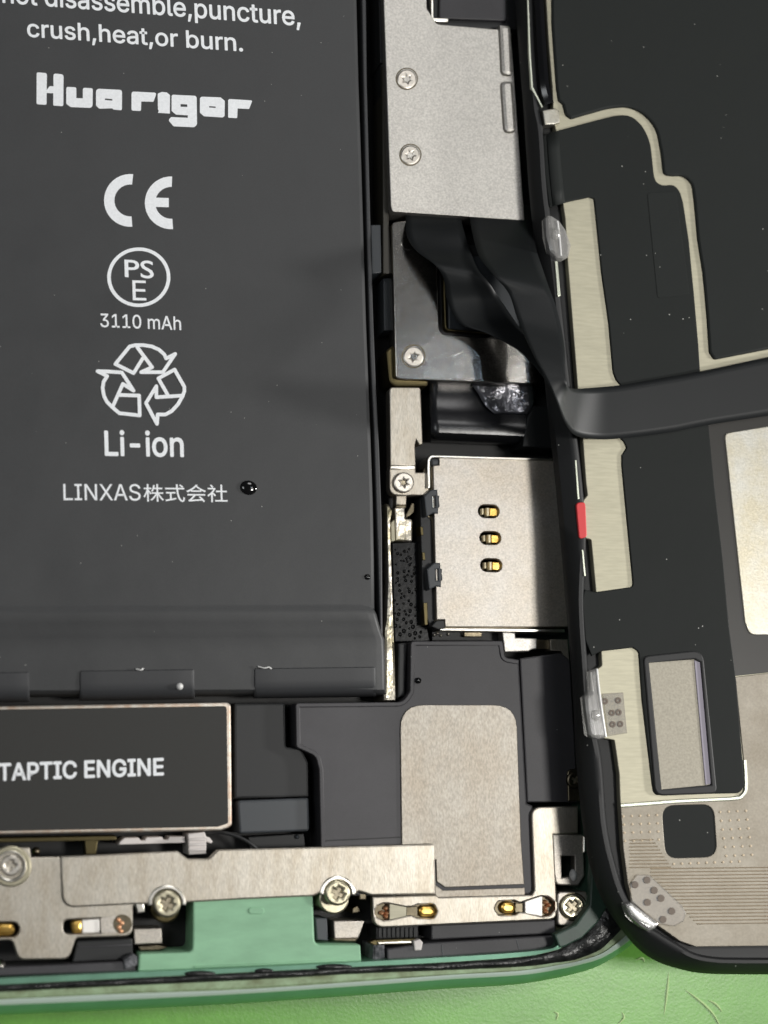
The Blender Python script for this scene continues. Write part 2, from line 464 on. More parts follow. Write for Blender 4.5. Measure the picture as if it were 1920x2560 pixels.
def prints(parent, loops, z, name, m='print_white'):
    """flat print made of outlines; each entry is [outline, hole, ...]"""
    V = []; Fc = []
    for i, loops_px in enumerate(loops):
        v, f = slab_geo([fillet(l) for l in loops_px], z - 0.02, z + i * 0.0005, 0)
        b = len(V); V += v; Fc += [tuple(i + b for i in q) for q in f]
    return put(parent, name, V, Fc, m, smooth=False)
def linepoly(pts, w, closed=False):
    """list of outlines that draw a stroked line with round joints"""
    out = []
    n = len(pts)
    for i in range(n if closed else n - 1):
        a = Vector(pts[i]); b = Vector(pts[(i + 1) % n])
        d = (b - a); L = d.length; d.normalize(); nr = Vector((-d.y, d.x)) * w / 2
        out.append([[tuple(a + nr), tuple(b + nr), tuple(b - nr), tuple(a - nr)]])
    for p in pts: out.append([circ(p[0], p[1], w / 2, n=10)])
    return out

exec_parts = []
# ================================================================== SETTING: green mat
def build_mat():
    t = thing('work_mat', 'green rubber work mat with scuffs under the opened smartphone', 'mat', 700, 2540, -0.6)
    rows = []
    for j in range(2):
        rows.append([Vector((x, -45 + 90 * j, 0.0)) for x in (-45, 45)])
    grid(t, 'mat_surface', rows, 'mat_green', smooth=False)
    for a in ([(1712, 2474, 0.03), (1735, 2490, 0.05), (1765, 2515, 0.05), (1790, 2545, 0.05), (1815, 2600, 0.03)],
              [(1770, 2500, 0.03), (1790, 2510, 0.05), (1806, 2530, 0.03)],
              [(1590, 2400, 0.02), (1605, 2395, 0.03), (1612, 2405, 0.02)],
              [(1555, 2530, 0.02), (1560, 2545, 0.03), (1545, 2560, 0.02)],
              [(1672, 2430, 0.01), (1668, 2480, 0.02), (1660, 2540, 0.01)],
              [(1385, 2530, 0.02), (1395, 2535, 0.03), (1390, 2552, 0.02)]):
        tube(t, 'scuff', a, 0.09, 'mat_scratch', flat=0.5, taper=True)
build_mat()

# ================================================================== PHONE HOUSING
def build_housing():
    t = thing('phone_housing', 'pale green metal smartphone housing with dirty black gasket along its bottom rim', 'phone housing', 700, 2300, 0.0)
    O = [(-160, 2520), (0, 2513), (300, 2500), (600, 2485), (900, 2465), (1100, 2450), (1300, 2438), (1400, 2423), (1450, 2412), (1500, 2397), (1540, 2375), (1578, 2347), (1612, 2300), (1635, 2230), (1640, 2000), (1610, 1000), (1570, -160)]
    B1 = [(-160, 2506), (0, 2499), (300, 2485), (600, 2474), (900, 2454), (1100, 2439), (1300, 2427), (1400, 2412), (1450, 2402), (1500, 2386), (1535, 2364), (1568, 2335), (1598, 2290), (1620, 2230), (1625, 2000), (1595, 1000), (1555, -160)]
    B2 = [(-160, 2488), (0, 2481), (300, 2466), (600, 2452), (900, 2435), (1100, 2427), (1300, 2418), (1400, 2407), (1450, 2397), (1500, 2376), (1528, 2352), (1556, 2322), (1582, 2280), (1600, 2230), (1605, 2000), (1575, 1000), (1535, -160)]
    B3 = [(-160, 2468), (0, 2461), (300, 2446), (600, 2431), (900, 2416), (1100, 2406), (1300, 2392), (1385, 2376), (1415, 2362), (1445, 2346), (1470, 2325), (1492, 2298), (1512, 2260), (1522, 2220), (1525, 2000), (1500, 1000), (1460, -160)]
    B4 = [(-160, 2452), (0, 2446), (300, 2432), (600, 2420), (900, 2405), (1100, 2394), (1300, 2381), (1380, 2371), (1397, 2357), (1400, 2340), (1425, 2326), (1455, 2306), (1474, 2262), (1482, 2200), (1484, 2000), (1460, 1000), (1420, -160)]
    def W(line, z): return [P(x, y, z) for x, y in cat(line, 8)]
    o = W(O, 6.7)
    def sh(pts, z, k=0.0):
        c = Vector((-1.0, 1.0, 0))
        out = []
        for i, p in enumerate(pts):
            a = pts[max(i - 1, 0)]; b = pts[min(i + 1, len(pts) - 1)]
            d = (b - a); d.z = 0; d.normalize()
            n = Vector((-d.y, d.x, 0))
            q = p + n * k; out.append(Vector((q.x, q.y, z * 0.1)))
        return out
    grid(t, 'outer_band', [sh(o, 0.25, 0.12), sh(o, 0.6, 0.03), sh(o, 1.4, -0.05), sh(o, 2.4, -0.09), sh(o, 3.4, -0.105), sh(o, 4.4, -0.10), sh(o, 5.4, -0.075), sh(o, 6.2, -0.035), W(O, 6.75)], 'band_green')
    grid(t, 'chamfer', [W(O, 6.76), W([((a[0] + b[0]) / 2, (a[1] + b[1]) / 2) for a, b in zip(O, B1)], 7.0), W(B1, 7.06)], 'chamfer_highlight')
    grid(t, 'gasket_ledge', [W(B1, 7.06), W([((a[0]*3 + b[0]) / 4, (a[1]*3 + b[1]) / 4) for a, b in zip(B1, B2)], 6.9), W(B2, 6.88), W(B3, 6.86)], 'ledge_olive')
    grid(t, 'inner_lip', [W(B3, 6.87), W(B4, 6.9), W(B4, 6.7), sh(W(B4, 6.9), 1.4)], 'housing_green')
    for x, y, rx, ry in ((500, 2434, 40, 8), (660, 2427, 24, 7), (835, 2417, 46, 8)):
        dome(t, 'gasket_lump', x, y, 6.86, rx, 0.28, 'gasket_black', ry=ry)
    # lumpy black adhesive bead
    rows = []
    N = 8
    lines = [cat(B2, 14), cat(B3, 14)]
    run = [0.0]
    for a, b in zip(lines[0], lines[0][1:]): run.append(run[-1] + math.hypot(b[0] - a[0], b[1] - a[1]) / 24.0)
    rnd = random.Random(3)
    ph = [rnd.uniform(0, 6) for _ in range(6)]
    for k in range(N + 1):
        f = k / N; row = []
        for i, (a, b) in enumerate(zip(*lines)):
            i = run[i]
            wob = 0.16 * math.sin(i * 0.9 + ph[0]) + 0.12 * math.sin(i * 0.37 + ph[1]) + 0.06 * math.sin(i * 2.3 + ph[4])
            ff = min(max(f + wob * (0.5 - abs(f - 0.5)), -0.1), 1.1)
            x = a[0] + (b[0] - a[0]) * ff; y = a[1] + (b[1] - a[1]) * ff
            hgt = 6.84 + (0.30 + 0.06 * math.sin(i * 1.7 + ph[2]) + 0.05 * math.sin(i * 0.6 + ph[3])) * math.sin(math.pi * f) ** 0.7
            row.append(P(x, y, hgt))
        rows.append(row)
    grid(t, 'gasket', rows, 'gasket_black')
    slab(t, 'inner_floor', [(-160, 2450), (1300, 2385), (1400, 2365), (1480, 2260), (1490, 2000), (1460, 1000), (1420, -160), (-160, -160)], 0.3, 1.5, 'cavity_black', bev=0)
    slab(t, 'back_glass', [(-160, 2480), (1300, 2400), (1420, 2385), (1520, 2330), (1560, 2240), (1560, 2000), (1530, 1000), (1490, -160), (-160, -160)], 0.02, 0.28, 'housing_green', bev=0.05)
    # mid wall between the battery and the boards
    slab(t, 'battery_bay_wall', [(902, -120), (914, -120), (917, 200), (926, 540), (933, 780), (940, 960), (948, 1120), (955, 1300), (957, 1590), (951, 1600), (945, 1400), (940, 1250), (934, 1060), (925, 880), (917, 600), (908, 200)], 1.4, 5.6, 'battery_tab', bev=0.1)
    slab(t, 'bay_step', [(945, -120), (957, -120), (963, 155), (950, 158)], 1.4, 5.0, 'plastic_dark', bev=0.1)
    slab(t, 'bay_step', [(927, 562), (952, 562), (954, 682), (930, 684)], 1.4, 4.7, 'plastic_slate', bev=0.08)
    slab(t, 'bay_step', [(958, 696), (980, 694), (982, 826), (960, 826)], 1.4, 4.2, 'plastic_slate', bev=0.08)
    slab(t, 'bay_strip', [(955, 165), (966, 165), (972, 540), (980, 684), (958, 684), (957, 500)], 1.4, 5.0, 'bay_olive', bev=0.08)
    slab(t, 'screw_post', [(965, 876, 12), (990, 858), (1066, 858), (1072, 966, 10), (974, 966, 24)], 1.4, 5.0, 'olive_metal', bev=0.15)
    slab(t, 'corner_shade', [(1386, 2336), (1440, 2310), (1474, 2262), (1480, 2150), (1540, 2150), (1530, 2250), (1496, 2306), (1456, 2346), (1412, 2368), (1398, 2370)], 6.2, 7.02, 'lip_shade_green', bev=0.15)  # dark slab added in place of the display's shadow on the lip
    slab(t, 'antenna_lug', [(483, 2236), (782, 2236), (787, 2362, 16), (901, 2362, 4), (904, 2407), (345, 2431), (347, 2384, 8), (481, 2380, 16)], 1.4, 5.9, 'lug_green', bev=0.15)
    lug = t.children[-1]
    slab(lug, 'moulded_mark', pill(641, 2277, 40, 17), 5.85, 5.97, 'lug_green', bev=0.06)
    slab(lug, 'moulded_ridge', [(486, 2415), (700, 2406), (860, 2398), (860, 2403), (700, 2411), (486, 2420)], 5.85, 6.0, 'lug_green', bev=0.05)
    return t
build_housing()

# ================================================================== BATTERY
def build_battery():
    t = thing('battery', 'large dark grey battery pack with white printed marks', 'battery', 400, 900, 1.5)
    right = [(886, -160), (893, 0), (898, 200), (905, 400), (911, 600), (917, 800), (923, 950), (928, 1080), (934, 1250), (937, 1400), (938, 1524)]
    slab(t, 'cell', [(-160, -160)] + right + [(-160, 1524)], 1.55, 6.4, 'battery_film', bev=0.32)
    prof = [(1500, 6.38, 928), (1512, 6.40, 929), (1519, 6.42, 931), (1524, 6.50, 934), (1536, 6.50, 940), (1556, 6.38, 945), (1576, 6.22, 951), (1592, 6.16, 957), (1598, 6.10, 960), (1640, 6.06, 961), (1690, 6.0, 962), (1724, 5.9, 963), (1732, 5.6, 964), (1737, 4.9, 964), (1741, 3.0, 964)]
    rows = []
    for y, z, xr in prof:
        row = [P(x, y + (2.0 - 0.004 * x), z) for x in (-160, 0, 200, 400, 600, 760, 850, 900)]
        row += [P(xr - 22, y, z), P(xr - 8, y, z - 0.02), P(xr - 2, y, z - 0.12), P(xr + 1, y, z - 0.4), P(xr + 2, y, min(z - 1.2, 3))]
        rows.append(row)
    grid(t, 'end_wrap', rows, 'battery_film')
    for x0, x1, y0, y1 in ((-160, 74, 1683, 1680), (198, 487, 1677, 1673), (634, 940, 1671, 1667)):
        rows = []
        for dy, z in ((-0.5, 5.7), (0, 6.05), (2, 6.12), (30, 6.10), (46, 6.02), (58, 5.85), (66, 5.55), (72, 5.0), (75, 3.6)):
            row = []
            for k in range(13):
                f = (0, 0.004, 0.012, 0.03, 0.2, 0.35, 0.5, 0.65, 0.8, 0.97, 0.988, 0.996, 1)[k]
                e = min(k, 12 - k)
                lift_ = (-0.35, -0.1, -0.02, 0)[min(e, 3)]
                curve = (7, 2.5, 0.6, 0)[min(e, 3)] if dy < 1 else 0
                row.append(P(x0 + (x1 - x0) * f, y0 + (y1 - y0) * f + dy + curve, z + lift_))
            rows.append(row)
        grid(t, 'adhesive_tab', rows, 'battery_tab')
    z = 6.415
    text(t, 'not disassemble,puncture,', (6, 6), (752, 64), 46, z, up=(-0.04, -1), fat=0.018)
    text(t, 'crush,heat,or burn.', (68, 91), (608, 128), 42, z, up=(-0.04, -1), fat=0.018)
    # maker's word mark
    A = lambda *p: Z(70, 160, 300, *p)
    B = lambda *p: Z(320, 200, 320, *p)
    logo = [
        [A((120, 115, 4), (262, 125, 6), (258, 360), (300, 305, 3), (352, 308), (352, 130, 6), (492, 145, 7), (488, 582, 4), (348, 575, 4), (350, 405), (258, 400), (256, 565, 4), (118, 555, 4))],
        [A((530, 315, 5), (668, 322, 5), (668, 470), (758, 475), (758, 328, 5), (896, 335, 5), (892, 608, 9), (590, 595, 10), (528, 550, 6))],
        [A((940, 340, 9), (1300, 358, 7), (1298, 640, 4), (1185, 630), (1160, 612), (985, 618, 9), (940, 575, 6)), A((1064, 476), (1166, 484), (1166, 506), (1064, 498))],
        [B((45, 148, 7), (372, 165, 5), (330, 282, 3), (172, 278), (168, 402, 4), (45, 395, 4))],
        [B((385, 175, 3), (440, 155, 3), (500, 160, 3), (545, 195, 4), (542, 435), (388, 425), (400, 400), (388, 380))],
        [B((565, 190, 5), (890, 205, 7), (895, 580, 9), (855, 612, 5), (590, 600, 6), (522, 520, 5), (560, 480), (775, 490), (775, 458), (620, 448, 8), (565, 400, 5)), B((682, 312), (768, 316), (768, 350), (682, 346))],
        [B((932, 215, 7), (1200, 225, 5), (1255, 270, 5), (1252, 470, 6), (1225, 485, 4), (985, 470, 7), (932, 425, 5)), B((1052, 338), (1136, 344), (1136, 362), (1052, 356))],
        [B((1298, 245, 5), (1612, 265, 3), (1570, 375, 3), (1420, 368), (1415, 495, 3), (1298, 488, 3))],
    ]
    prints(t, logo, z, 'printed_word_mark')
    # conformity mark
    def arc(cx, cy, r0, r1, a0, a1, n=20):
        o = [(cx + r1 * math.cos(R(a0 + (a1 - a0) * k / n)), cy + r1 * math.sin(R(a0 + (a1 - a0) * k / n))) for k in range(n + 1)]
        return o + [(cx + r0 * math.cos(R(a0 + (a1 - a0) * k / n)), cy + r0 * math.sin(R(a0 + (a1 - a0) * k / n))) for k in range(n, -1, -1)]
    prints(t, [[arc(326, 501, 40, 66, 86, 276)], [arc(428, 507, 40, 66, 86, 272)],
               [[(384, 494), (422, 495), (422, 518), (384, 517)]]], z, 'printed_conformity_mark')
    # circle with PS E
    ring = [[circ(347, 693, 79, 74.5, 56), circ(347, 693, 70, 66, 56)]]
    prints(t, ring, z, 'printed_circle')
    text(t, 'PS', (312, 692), (385, 696), 50, z, fat=0.008, cjk=True)
    text(t, 'E', (332, 750), (366, 751), 49, z, fat=0.006)
    text(t, '3110 mAh', (251, 817), (453, 825), 33, z, fat=0.010)
    K = lambda *p: Z(220, 840, 270, *p)
    lines = []
    lw = 9.0
    for pts, cl in (([(420, 430), (640, 160), (730, 140), (850, 140), (980, 160), (1090, 210), (1170, 280), (1200, 345), (1340, 275), (1150, 555), (815, 555), (985, 480), (755, 170)], False),
                    ([(420, 430), (700, 570), (850, 330)], False),
                    ([(145, 540), (300, 545), (520, 560), (700, 840), (535, 735), (380, 1085)], False),
                    ([(145, 540), (295, 615), (240, 700), (225, 800), (245, 920), (290, 1010), (370, 1090), (480, 1185), (795, 1220), (785, 915), (480, 905)], False),
                    ([(1225, 905), (1080, 650), (1330, 515), (1480, 780), (1480, 850), (1450, 930), (1380, 1050), (1290, 1150), (1190, 1205), (1070, 1205), (1060, 1350), (890, 1030), (1050, 770), (1050, 940), (1450, 915)], False)):
        lines += linepoly(K(*pts), lw, cl)
    prints(t, lines, z, 'printed_recycling_mark')
    text(t, 'Li-ion', (262, 1138), (460, 1141), 60, z, fat=0.022)
    text(t, 'LINXAS', (159, 1250), (352, 1251), 40, z, fat=0.004)
    text(t, '株式会社', (359, 1250), (569, 1252), 38, z, fat=0.004, cjk=True)
build_battery()
dome(None, 'glue_drop', 621, 1220, 6.40, 19, 0.22, 'glue_black', ry=16, label='shiny black glue drop beside the last printed line on the battery', cat_='glue drop', group='drops stuck on the parts')
dome(None, 'glue_drop', 918, 1443, 6.30, 8, 0.25, 'glue_black', label='small dark drop at the right edge of the battery', cat_='glue drop', group='drops stuck on the parts')
dome(None, 'glue_drop', 1045, 1702, 5.52, 8, 0.2, 'glue_black', label='tiny dark drop on the black loudspeaker case', cat_='glue drop', group='drops stuck on the parts')
dome(None, 'bead', 449, 1716, 6.05, 9, 0.3, 'bead_white', label='tiny white bead lying on the middle battery tab', cat_='bead')

tube(None, 'lint_fibre', [(645, 1666, 6.2), (660, 1670, 6.3), (672, 1668, 6.25), (678, 1672, 6.15)], 0.05, 'bead_white', label='short pale lint fibre above the right battery tab', cat_='lint')
tube(None, 'lint_fibre', [(340, 1672, 6.2), (352, 1675, 6.3), (358, 1671, 6.2)], 0.05, 'bead_white', label='tiny pale lint fibre above the middle battery tab', cat_='lint')
# ================================================================== FOIL AND TAPE BESIDE THE BATTERY
slab(None, 'foil_strip', [(966, 1258), (974, 1262), (982, 1278), (977, 1302), (978, 1350), (981, 1428), (985, 1554), (989, 1643), (991, 1752), (958, 1752), (960, 1690), (961, 1575), (966, 1549), (970, 1453), (968, 1352)], 1.5, 4.9, 'silver_foil', bev=0.25,
     label='crinkled silver foil strip standing between battery and black bubbled tape', cat_='foil')
def build_tape():
    t = thing('bubbled_tape', 'black tape with round air bubbles left of the card reader', 'tape', 1020, 1480, 1.5)
    slab(t, 'tape_sheet', [(979, 1356), (1052, 1354), (1056, 1500), (1076, 1604), (986, 1606)], 1.4, 3.4, 'bubble_tape', bev=0.1)
    V = []; Fc = []; rnd = random.Random(5); done = []
    k = 0
    while len(done) < 70 and k < 4000:
        k += 1
        y = rnd.uniform(1372, 1596); x = rnd.uniform(986, 1040 + max(0, (y - 1500) * 0.2)); r = rnd.uniform(2.6, 5.2) * (0.7 + 0.4 * (y - 1372) / 220)
        if any((x - a) ** 2 + (y - b) ** 2 < (r + c + 0.5) ** 2 for a, b, c in done): continue
        done.append((x, y, r))
        b0 = len(V); n = 9
        for rr, hh in ((r, 0.0), (r * 0.82, 0.05), (r * 0.5, 0.085), (r * 0.2, 0.095)):
            for px, py in circ(x, y, rr, rr * 1.15, n): V.append(tuple(P(px, py, 3.4 + hh)))
        for i in range(3):
            for q in range(n): Fc.append((b0 + i * n + q, b0 + (i + 1) * n + q, b0 + (i + 1) * n + (q + 1) % n, b0 + i * n + (q + 1) % n)[::-1])
        Fc.append(tuple(b0 + 3 * n + q for q in range(n))[::-1])
    put(t, 'bubbles', V, Fc, 'bubble_tape', kind='stuff')
build_tape()

# ================================================================== VIBRATION MOTOR
def build_motor():
    t = thing('vibration_motor', 'black labelled rectangular vibration motor with silver rim below the battery', 'vibration motor', 280, 1920, 1.5)
    slab(t, 'case', [(-160, 1768), (577, 1756, 13), (580, 2066, 14), (554, 2076), (-160, 2089)], 1.5, 5.3, 'rim_silver', bev=0.12)
    slab(t, 'label_sheet', [(-160, 1776), (567, 1765, 9), (571, 2058, 7), (545, 2067), (-160, 2081)], 5.2, 5.36, 'label_black', bev=0.05)
    text(t, 'TAPTIC ENGINE', (-4, 1951), (410, 1937), 41, 5.375, up=(-0.01, -1), fat=0.032)
build_motor()
def build_blocks():
    t = thing('plastic_spacer', 'black plastic spacer block between vibration motor and loudspeaker', 'spacer', 680, 1900, 1.5)
    slab(t, 'spacer_body', [(586, 1758), (713, 1757, 4), (715, 1868, 8), (752, 1868, 8), (771, 1905, 22), (772, 1992), (586, 1997)], 1.5, 4.7, 'plastic_dark', bev=0.18)
    slab(t, 'raised_pad', [(593, 2001, 9), (772, 1994, 7), (774, 2078, 9), (598, 2085, 9)], 1.5, 4.9, 'plastic_slate', bev=0.18)
    slab(t, 'foot', [(620, 2092), (760, 2084), (764, 2118), (625, 2124)], 1.5, 3.6, 'plastic_dark', bev=0.1)
    dome(t, 'rivet', 742, 2092, 3.6, 6, 0.3, 'plastic_slate')
    tube(None, 'thin_cable', [(520, 2080, 4.4), (560, 2082, 4.7), (600, 2094, 4.8), (630, 2112, 4.7), (655, 2135, 4.5)], 0.14, 'plastic_dark', label='thin black cable arching from below the vibration motor', cat_='cable')
    c = thing('flex_connector', 'white toothed connector strip with ridged clip under the vibration motor', 'connector', 400, 2105, 1.5)
    slab(c, 'comb', [(296, 2112), (300, 2104), (312, 2094), (346, 2094), (352, 2101), (362, 2101), (366, 2093), (405, 2092), (410, 2099), (420, 2099), (424, 2091), (462, 2091), (464, 2107)], 1.5, 4.6, 'white_plastic', bev=0.08)
    cl = slab(c, 'clip', [(470, 2084), (512, 2080), (516, 2092), (516, 2134), (472, 2137)], 1.5, 5.2, 'white_plastic', bev=0.1)
    for k in range(3):
        y = 2096 + k * 13
        slab(cl, 'ridge', [(471, y), (516, y - 2), (516, y + 5), (471, y + 7)], 5.1, 5.42, 'white_plastic', bev=0.1)
    slab(cl, 'hook', [(512, 2090), (524, 2094), (532, 2104), (528, 2109), (516, 2104)], 3, 5.0, 'white_plastic', bev=0.08)
    s = thing('support_frame', 'dull olive metal support frame seen in the gap under the motor', 'support frame', 150, 2110, 1.5)
    slab(s, 'rail', [(-160, 2098), (290, 2090), (292, 2100), (-160, 2110)], 1.5, 4.7, 'olive_metal', bev=0.08)
    slab(s, 'upright', [(212, 2098), (246, 2096), (240, 2138), (214, 2138)], 1.5, 4.5, 'olive_metal', bev=0.08)
    dome(s, 'stud', 90, 2128, 4.2, 11, 0.5, 'steel_dark')
build_blocks()

# ================================================================== LOUDSPEAKER
def build_speaker():
    t = thing('loudspeaker', 'black plastic loudspeaker case with rounded bare metal plate', 'loudspeaker', 1100, 1900, 1.5)
    E = [(803, 2140), (798, 1925, 8), (790, 1890, 26), (741, 1868, 10), (739, 1758, 8), (1008, 1755, 30), (1025, 1728, 8), (1027, 1603, 9), (1257, 1602, 7), (1263, 1644, 12), (1298, 1650)]
    slab(t, 'case', E + [(1318, 2008), (1332, 2014), (1337, 2236), (1005, 2240), (805, 2240)], 1.5, 5.4, 'plastic_black', bev=0.16)
    slab(t, 'case_rim', strip_px(E, 11, side=1), 5.3, 5.52, 'plastic_black', bev=0.07)
    slab(t, 'side_case', [(1300, 1646), (1402, 1632, 12), (1425, 1648, 22), (1446, 2006, 4), (1318, 2006)], 1.5, 5.22, 'plastic_black', bev=0.12)
    slab(t, 'metal_plate', [(1000, 1762, 60), (1291, 1762, 60), (1303, 2100), (1311, 2211), (1113, 2219, 6), (1092, 2204, 6), (1090, 2150), (1005, 2150)], 5.2, 5.55, 'steel_speaker', bev=0.06)
    slab(t, 'plate_flange', [(1088, 2212), (1108, 2226), (1312, 2219), (1313, 2246), (1088, 2250)], 5.2, 5.46, 'steel_speaker', bev=0.05)
    slab(t, 'mould_line', [(1010, 2091), (805, 2101), (805, 2104), (1010, 2094)], 5.35, 5.43, 'plastic_dark', bev=0.02)
    slab(t, 'sleeve', [(996, 1608), (1018, 1606), (1014, 1740, 10), (994, 1745)], 1.5, 4.6, 'plastic_dark', bev=0.15)
build_speaker()

# ================================================================== CARD READER
def build_sim():
    t = thing('card_reader', 'silver metal card reader with three gold slots', 'card reader', 1240, 1360, 1.5)
    slab(t, 'base', [(1058, 1176), (1074, 1144), (1392, 1150), (1420, 1572), (1090, 1574), (1060, 1500)], 1.5, 4.2, 'steel_dark', bev=0.1)
    holes = [pill(1222, 1278, 53, 33, 0.03), pill(1226, 1345, 53, 33, 0.03), pill(1228.5, 1413, 54, 33, 0.03)]
    slab(t, 'lid', [(1083, 1164), (1098, 1163), (1098, 1144), (1390, 1152), (1420, 1567), (1113, 1567), (1112, 1549), (1092, 1549)], 3.6, 4.9, 'steel_sim', bev=0.06, holes=holes)
    slab(t, 'wall', [(1069, 1220), (1069, 1137, 16), (1392, 1146), (1392, 1152), (1076, 1144, 10), (1076, 1220)], 2, 5.0, 'steel_edge', bev=0.07)
    slab(t, 'front_wall', [(1100, 1570), (1412, 1573), (1412, 1581), (1100, 1577)], 2, 4.8, 'steel_edge', bev=0.07)
    for k, (cx, cy) in enumerate(((1222, 1278), (1226, 1345), (1228.5, 1413))):
        g = slab(t, 'contact', pill(cx + 2, cy + 1, 66, 46, 0.03), 3.0, 4.2, 'gold', bev=0)
        slab(g, 'contact_leaf', [(cx + 2, cy - 8), (cx + 24, cy - 7), (cx + 26, cy + 12), (cx + 2, cy + 12)], 4.1, 4.5, 'gold', bev=0.05)
        slab(g, 'contact_tip', [(cx - 6, cy - 9), (cx + 2, cy - 9), (cx + 2, cy + 12), (cx - 6, cy + 12)], 4.1, 4.78, 'gold_bright', bev=0.12)
        slab(g, 'contact_tip', [(cx - 18, cy - 7), (cx - 12, cy - 7), (cx - 12, cy + 8), (cx - 18, cy + 8)], 4.1, 4.72, 'gold_bright', bev=0.1)
    for pts in ([(1076, 1146), (1096, 1146), (1097, 1162), (1078, 1164)], [(1092, 1551), (1111, 1550), (1113, 1571), (1096, 1574), (1078, 1566)]):
        c = slab(t, 'corner_cap', pts, 3, 4.95, 'plastic_dark', bev=0.08)
    slab(t, 'corner_key', [(1081, 1151), (1095, 1150), (1095, 1161), (1081, 1162)], 4.8, 5.0, 'plastic_slate', bev=0.05)
    for dx, dy in ((0, 0), (7, 183)):
        pts = [(1060, 1240), (1078, 1224), (1094, 1224), (1095, 1238), (1099, 1240), (1098, 1250), (1100, 1266), (1096, 1270), (1096, 1284), (1084, 1283), (1066, 1292)]
        c = slab(t, 'latch', [(x + dx, y + dy) for x, y in pts], 2, 5.1, 'plastic_slate' , bev=0.1, holes=[[(1082 + dx, 1240 + dy), (1088 + dx, 1240 + dy), (1089 + dx, 1268 + dy), (1083 + dx, 1268 + dy)]])
        slab(c, 'latch_window', [(1079 + dx, 1237 + dy), (1091 + dx, 1237 + dy), (1092 + dx, 1271 + dy), (1080 + dx, 1271 + dy)], 4.3, 4.75, 'steel_edge', bev=0)
    slab(t, 'side_frame', [(1050, 1245), (1070, 1290), (1080, 1300), (1092, 1548), (1075, 1568), (1056, 1520)], 1.5, 4.3, 'plastic_dark', bev=0.12)
    for pts in ([(1050, 1316), (1058, 1317), (1059, 1338), (1052, 1338)], [(1055, 1380), (1063, 1381), (1064, 1400), (1056, 1400)], [(1058, 1507), (1069, 1506), (1070, 1562), (1061, 1563)]):
        slab(t, 'side_lug', pts, 3, 4.45, 'olive_metal', bev=0.06)
    f = thing('grounding_plate', 'bent steel grounding plate between card reader and loudspeaker', 'bracket', 1330, 1610, 1.5)
    slab(f, 'tab', [(1256, 1580), (1288, 1582), (1289, 1594), (1342, 1596), (1342, 1622), (1330, 1623), (1322, 1628), (1262, 1630)], 3.2, 4.5, 'steel_blasted', bev=0.08)
    slab(f, 'end_plate', [(1375, 1598), (1420, 1598), (1424, 1650), (1414, 1646), (1402, 1628), (1376, 1626)], 3.2, 4.6, 'steel_brushed', bev=0.08)
    slab(f, 'inner_bar', [(1342, 1599), (1374, 1600), (1374, 1624), (1342, 1622)], 3.0, 4.0, 'steel_dark', bev=0.06)
    g = thing('circuit_scrap', 'dark circuit strip with solder specks under the card reader front', 'circuit board', 1170, 1590, 1.5)
    slab(g, 'board', [(1080, 1578), (1255, 1582), (1256, 1602), (1080, 1602)], 1.5, 3.0, 'cavity_black', bev=0.05)
    slab(g, 'chip', [(1160, 1580), (1205, 1581), (1205, 1592), (1160, 1592)], 3.0, 3.5, 'steel_dark', bev=0.06)
    for x, y in ((1085, 1588), (1093, 1584), (1102, 1589), (1120, 1586), (1156, 1585)): dome(g, 'solder', x, y, 3.0, 4, 0.2, 'screw_steel')
build_sim()

# ================================================================== UPPER SHIELD
def build_upper_shield():
    t = thing('upper_shield', 'large sandblasted steel shield plate with two screws, above the flat cables', 'shield plate', 1130, 280, 1.5)
    slab(t, 'plate', [(955, -160), (959, 0), (977, 515), (981, 529, 8), (1312, 551, 3), (1277, 76), (1092, 60, 16), (1067, 20, 3), (1064, -160)], 3.6, 6.0, 'steel_blasted', bev=0.07)
    slab(t, 'side_wall', [(950, -160), (954, 0), (970, 515), (976, 535), (960, 500), (946, 0)], 1.5, 4.6, 'plastic_dark', bev=0.05)
    for pts in ([(1248, 60), (1278, 62, 12), (1284, 190, 14), (1254, 184, 14)], [(1252, 200, 14), (1284, 200, 14), (1293, 330, 15), (1261, 330, 15)]):
        slab(t, 'pressed_slot', pts, 5.9, 6.36, 'steel_blasted', bev=0.32)
    for cx, cy in ((1017, 197), (1026, 387)):
        slab(t, 'screw_seat', circ(cx, cy, 28), 5.9, 6.012, 'steel_dark', bev=0, holes=[circ(cx, cy, 25)])
        screw(t, cx, cy, 25, 6.08, 'star', rot=random.random())
    c = thing('connector_cover', 'dark covered connector with bright bent steel corner, in the shield notch at the photo top', 'connector', 1180, 20, 1.5)
    slab(c, 'cover_film', [(1060, -160), (1290, -160), (1292, 74), (1075, 66)], 1.5, 5.2, 'plastic_dark', bev=0.1)
    slab(c, 'cover_pad', [(1100, -160), (1262, -160), (1268, 52, 8), (1098, 46, 8)], 5.1, 5.6, 'plastic_black', bev=0.12)
    slab(c, 'steel_corner', [(1075, -160), (1083, -160), (1084, 44), (1121, 46), (1121, 55), (1078, 52, 5)], 4.8, 5.7, 'steel_edge', bev=0.06)
build_upper_shield()

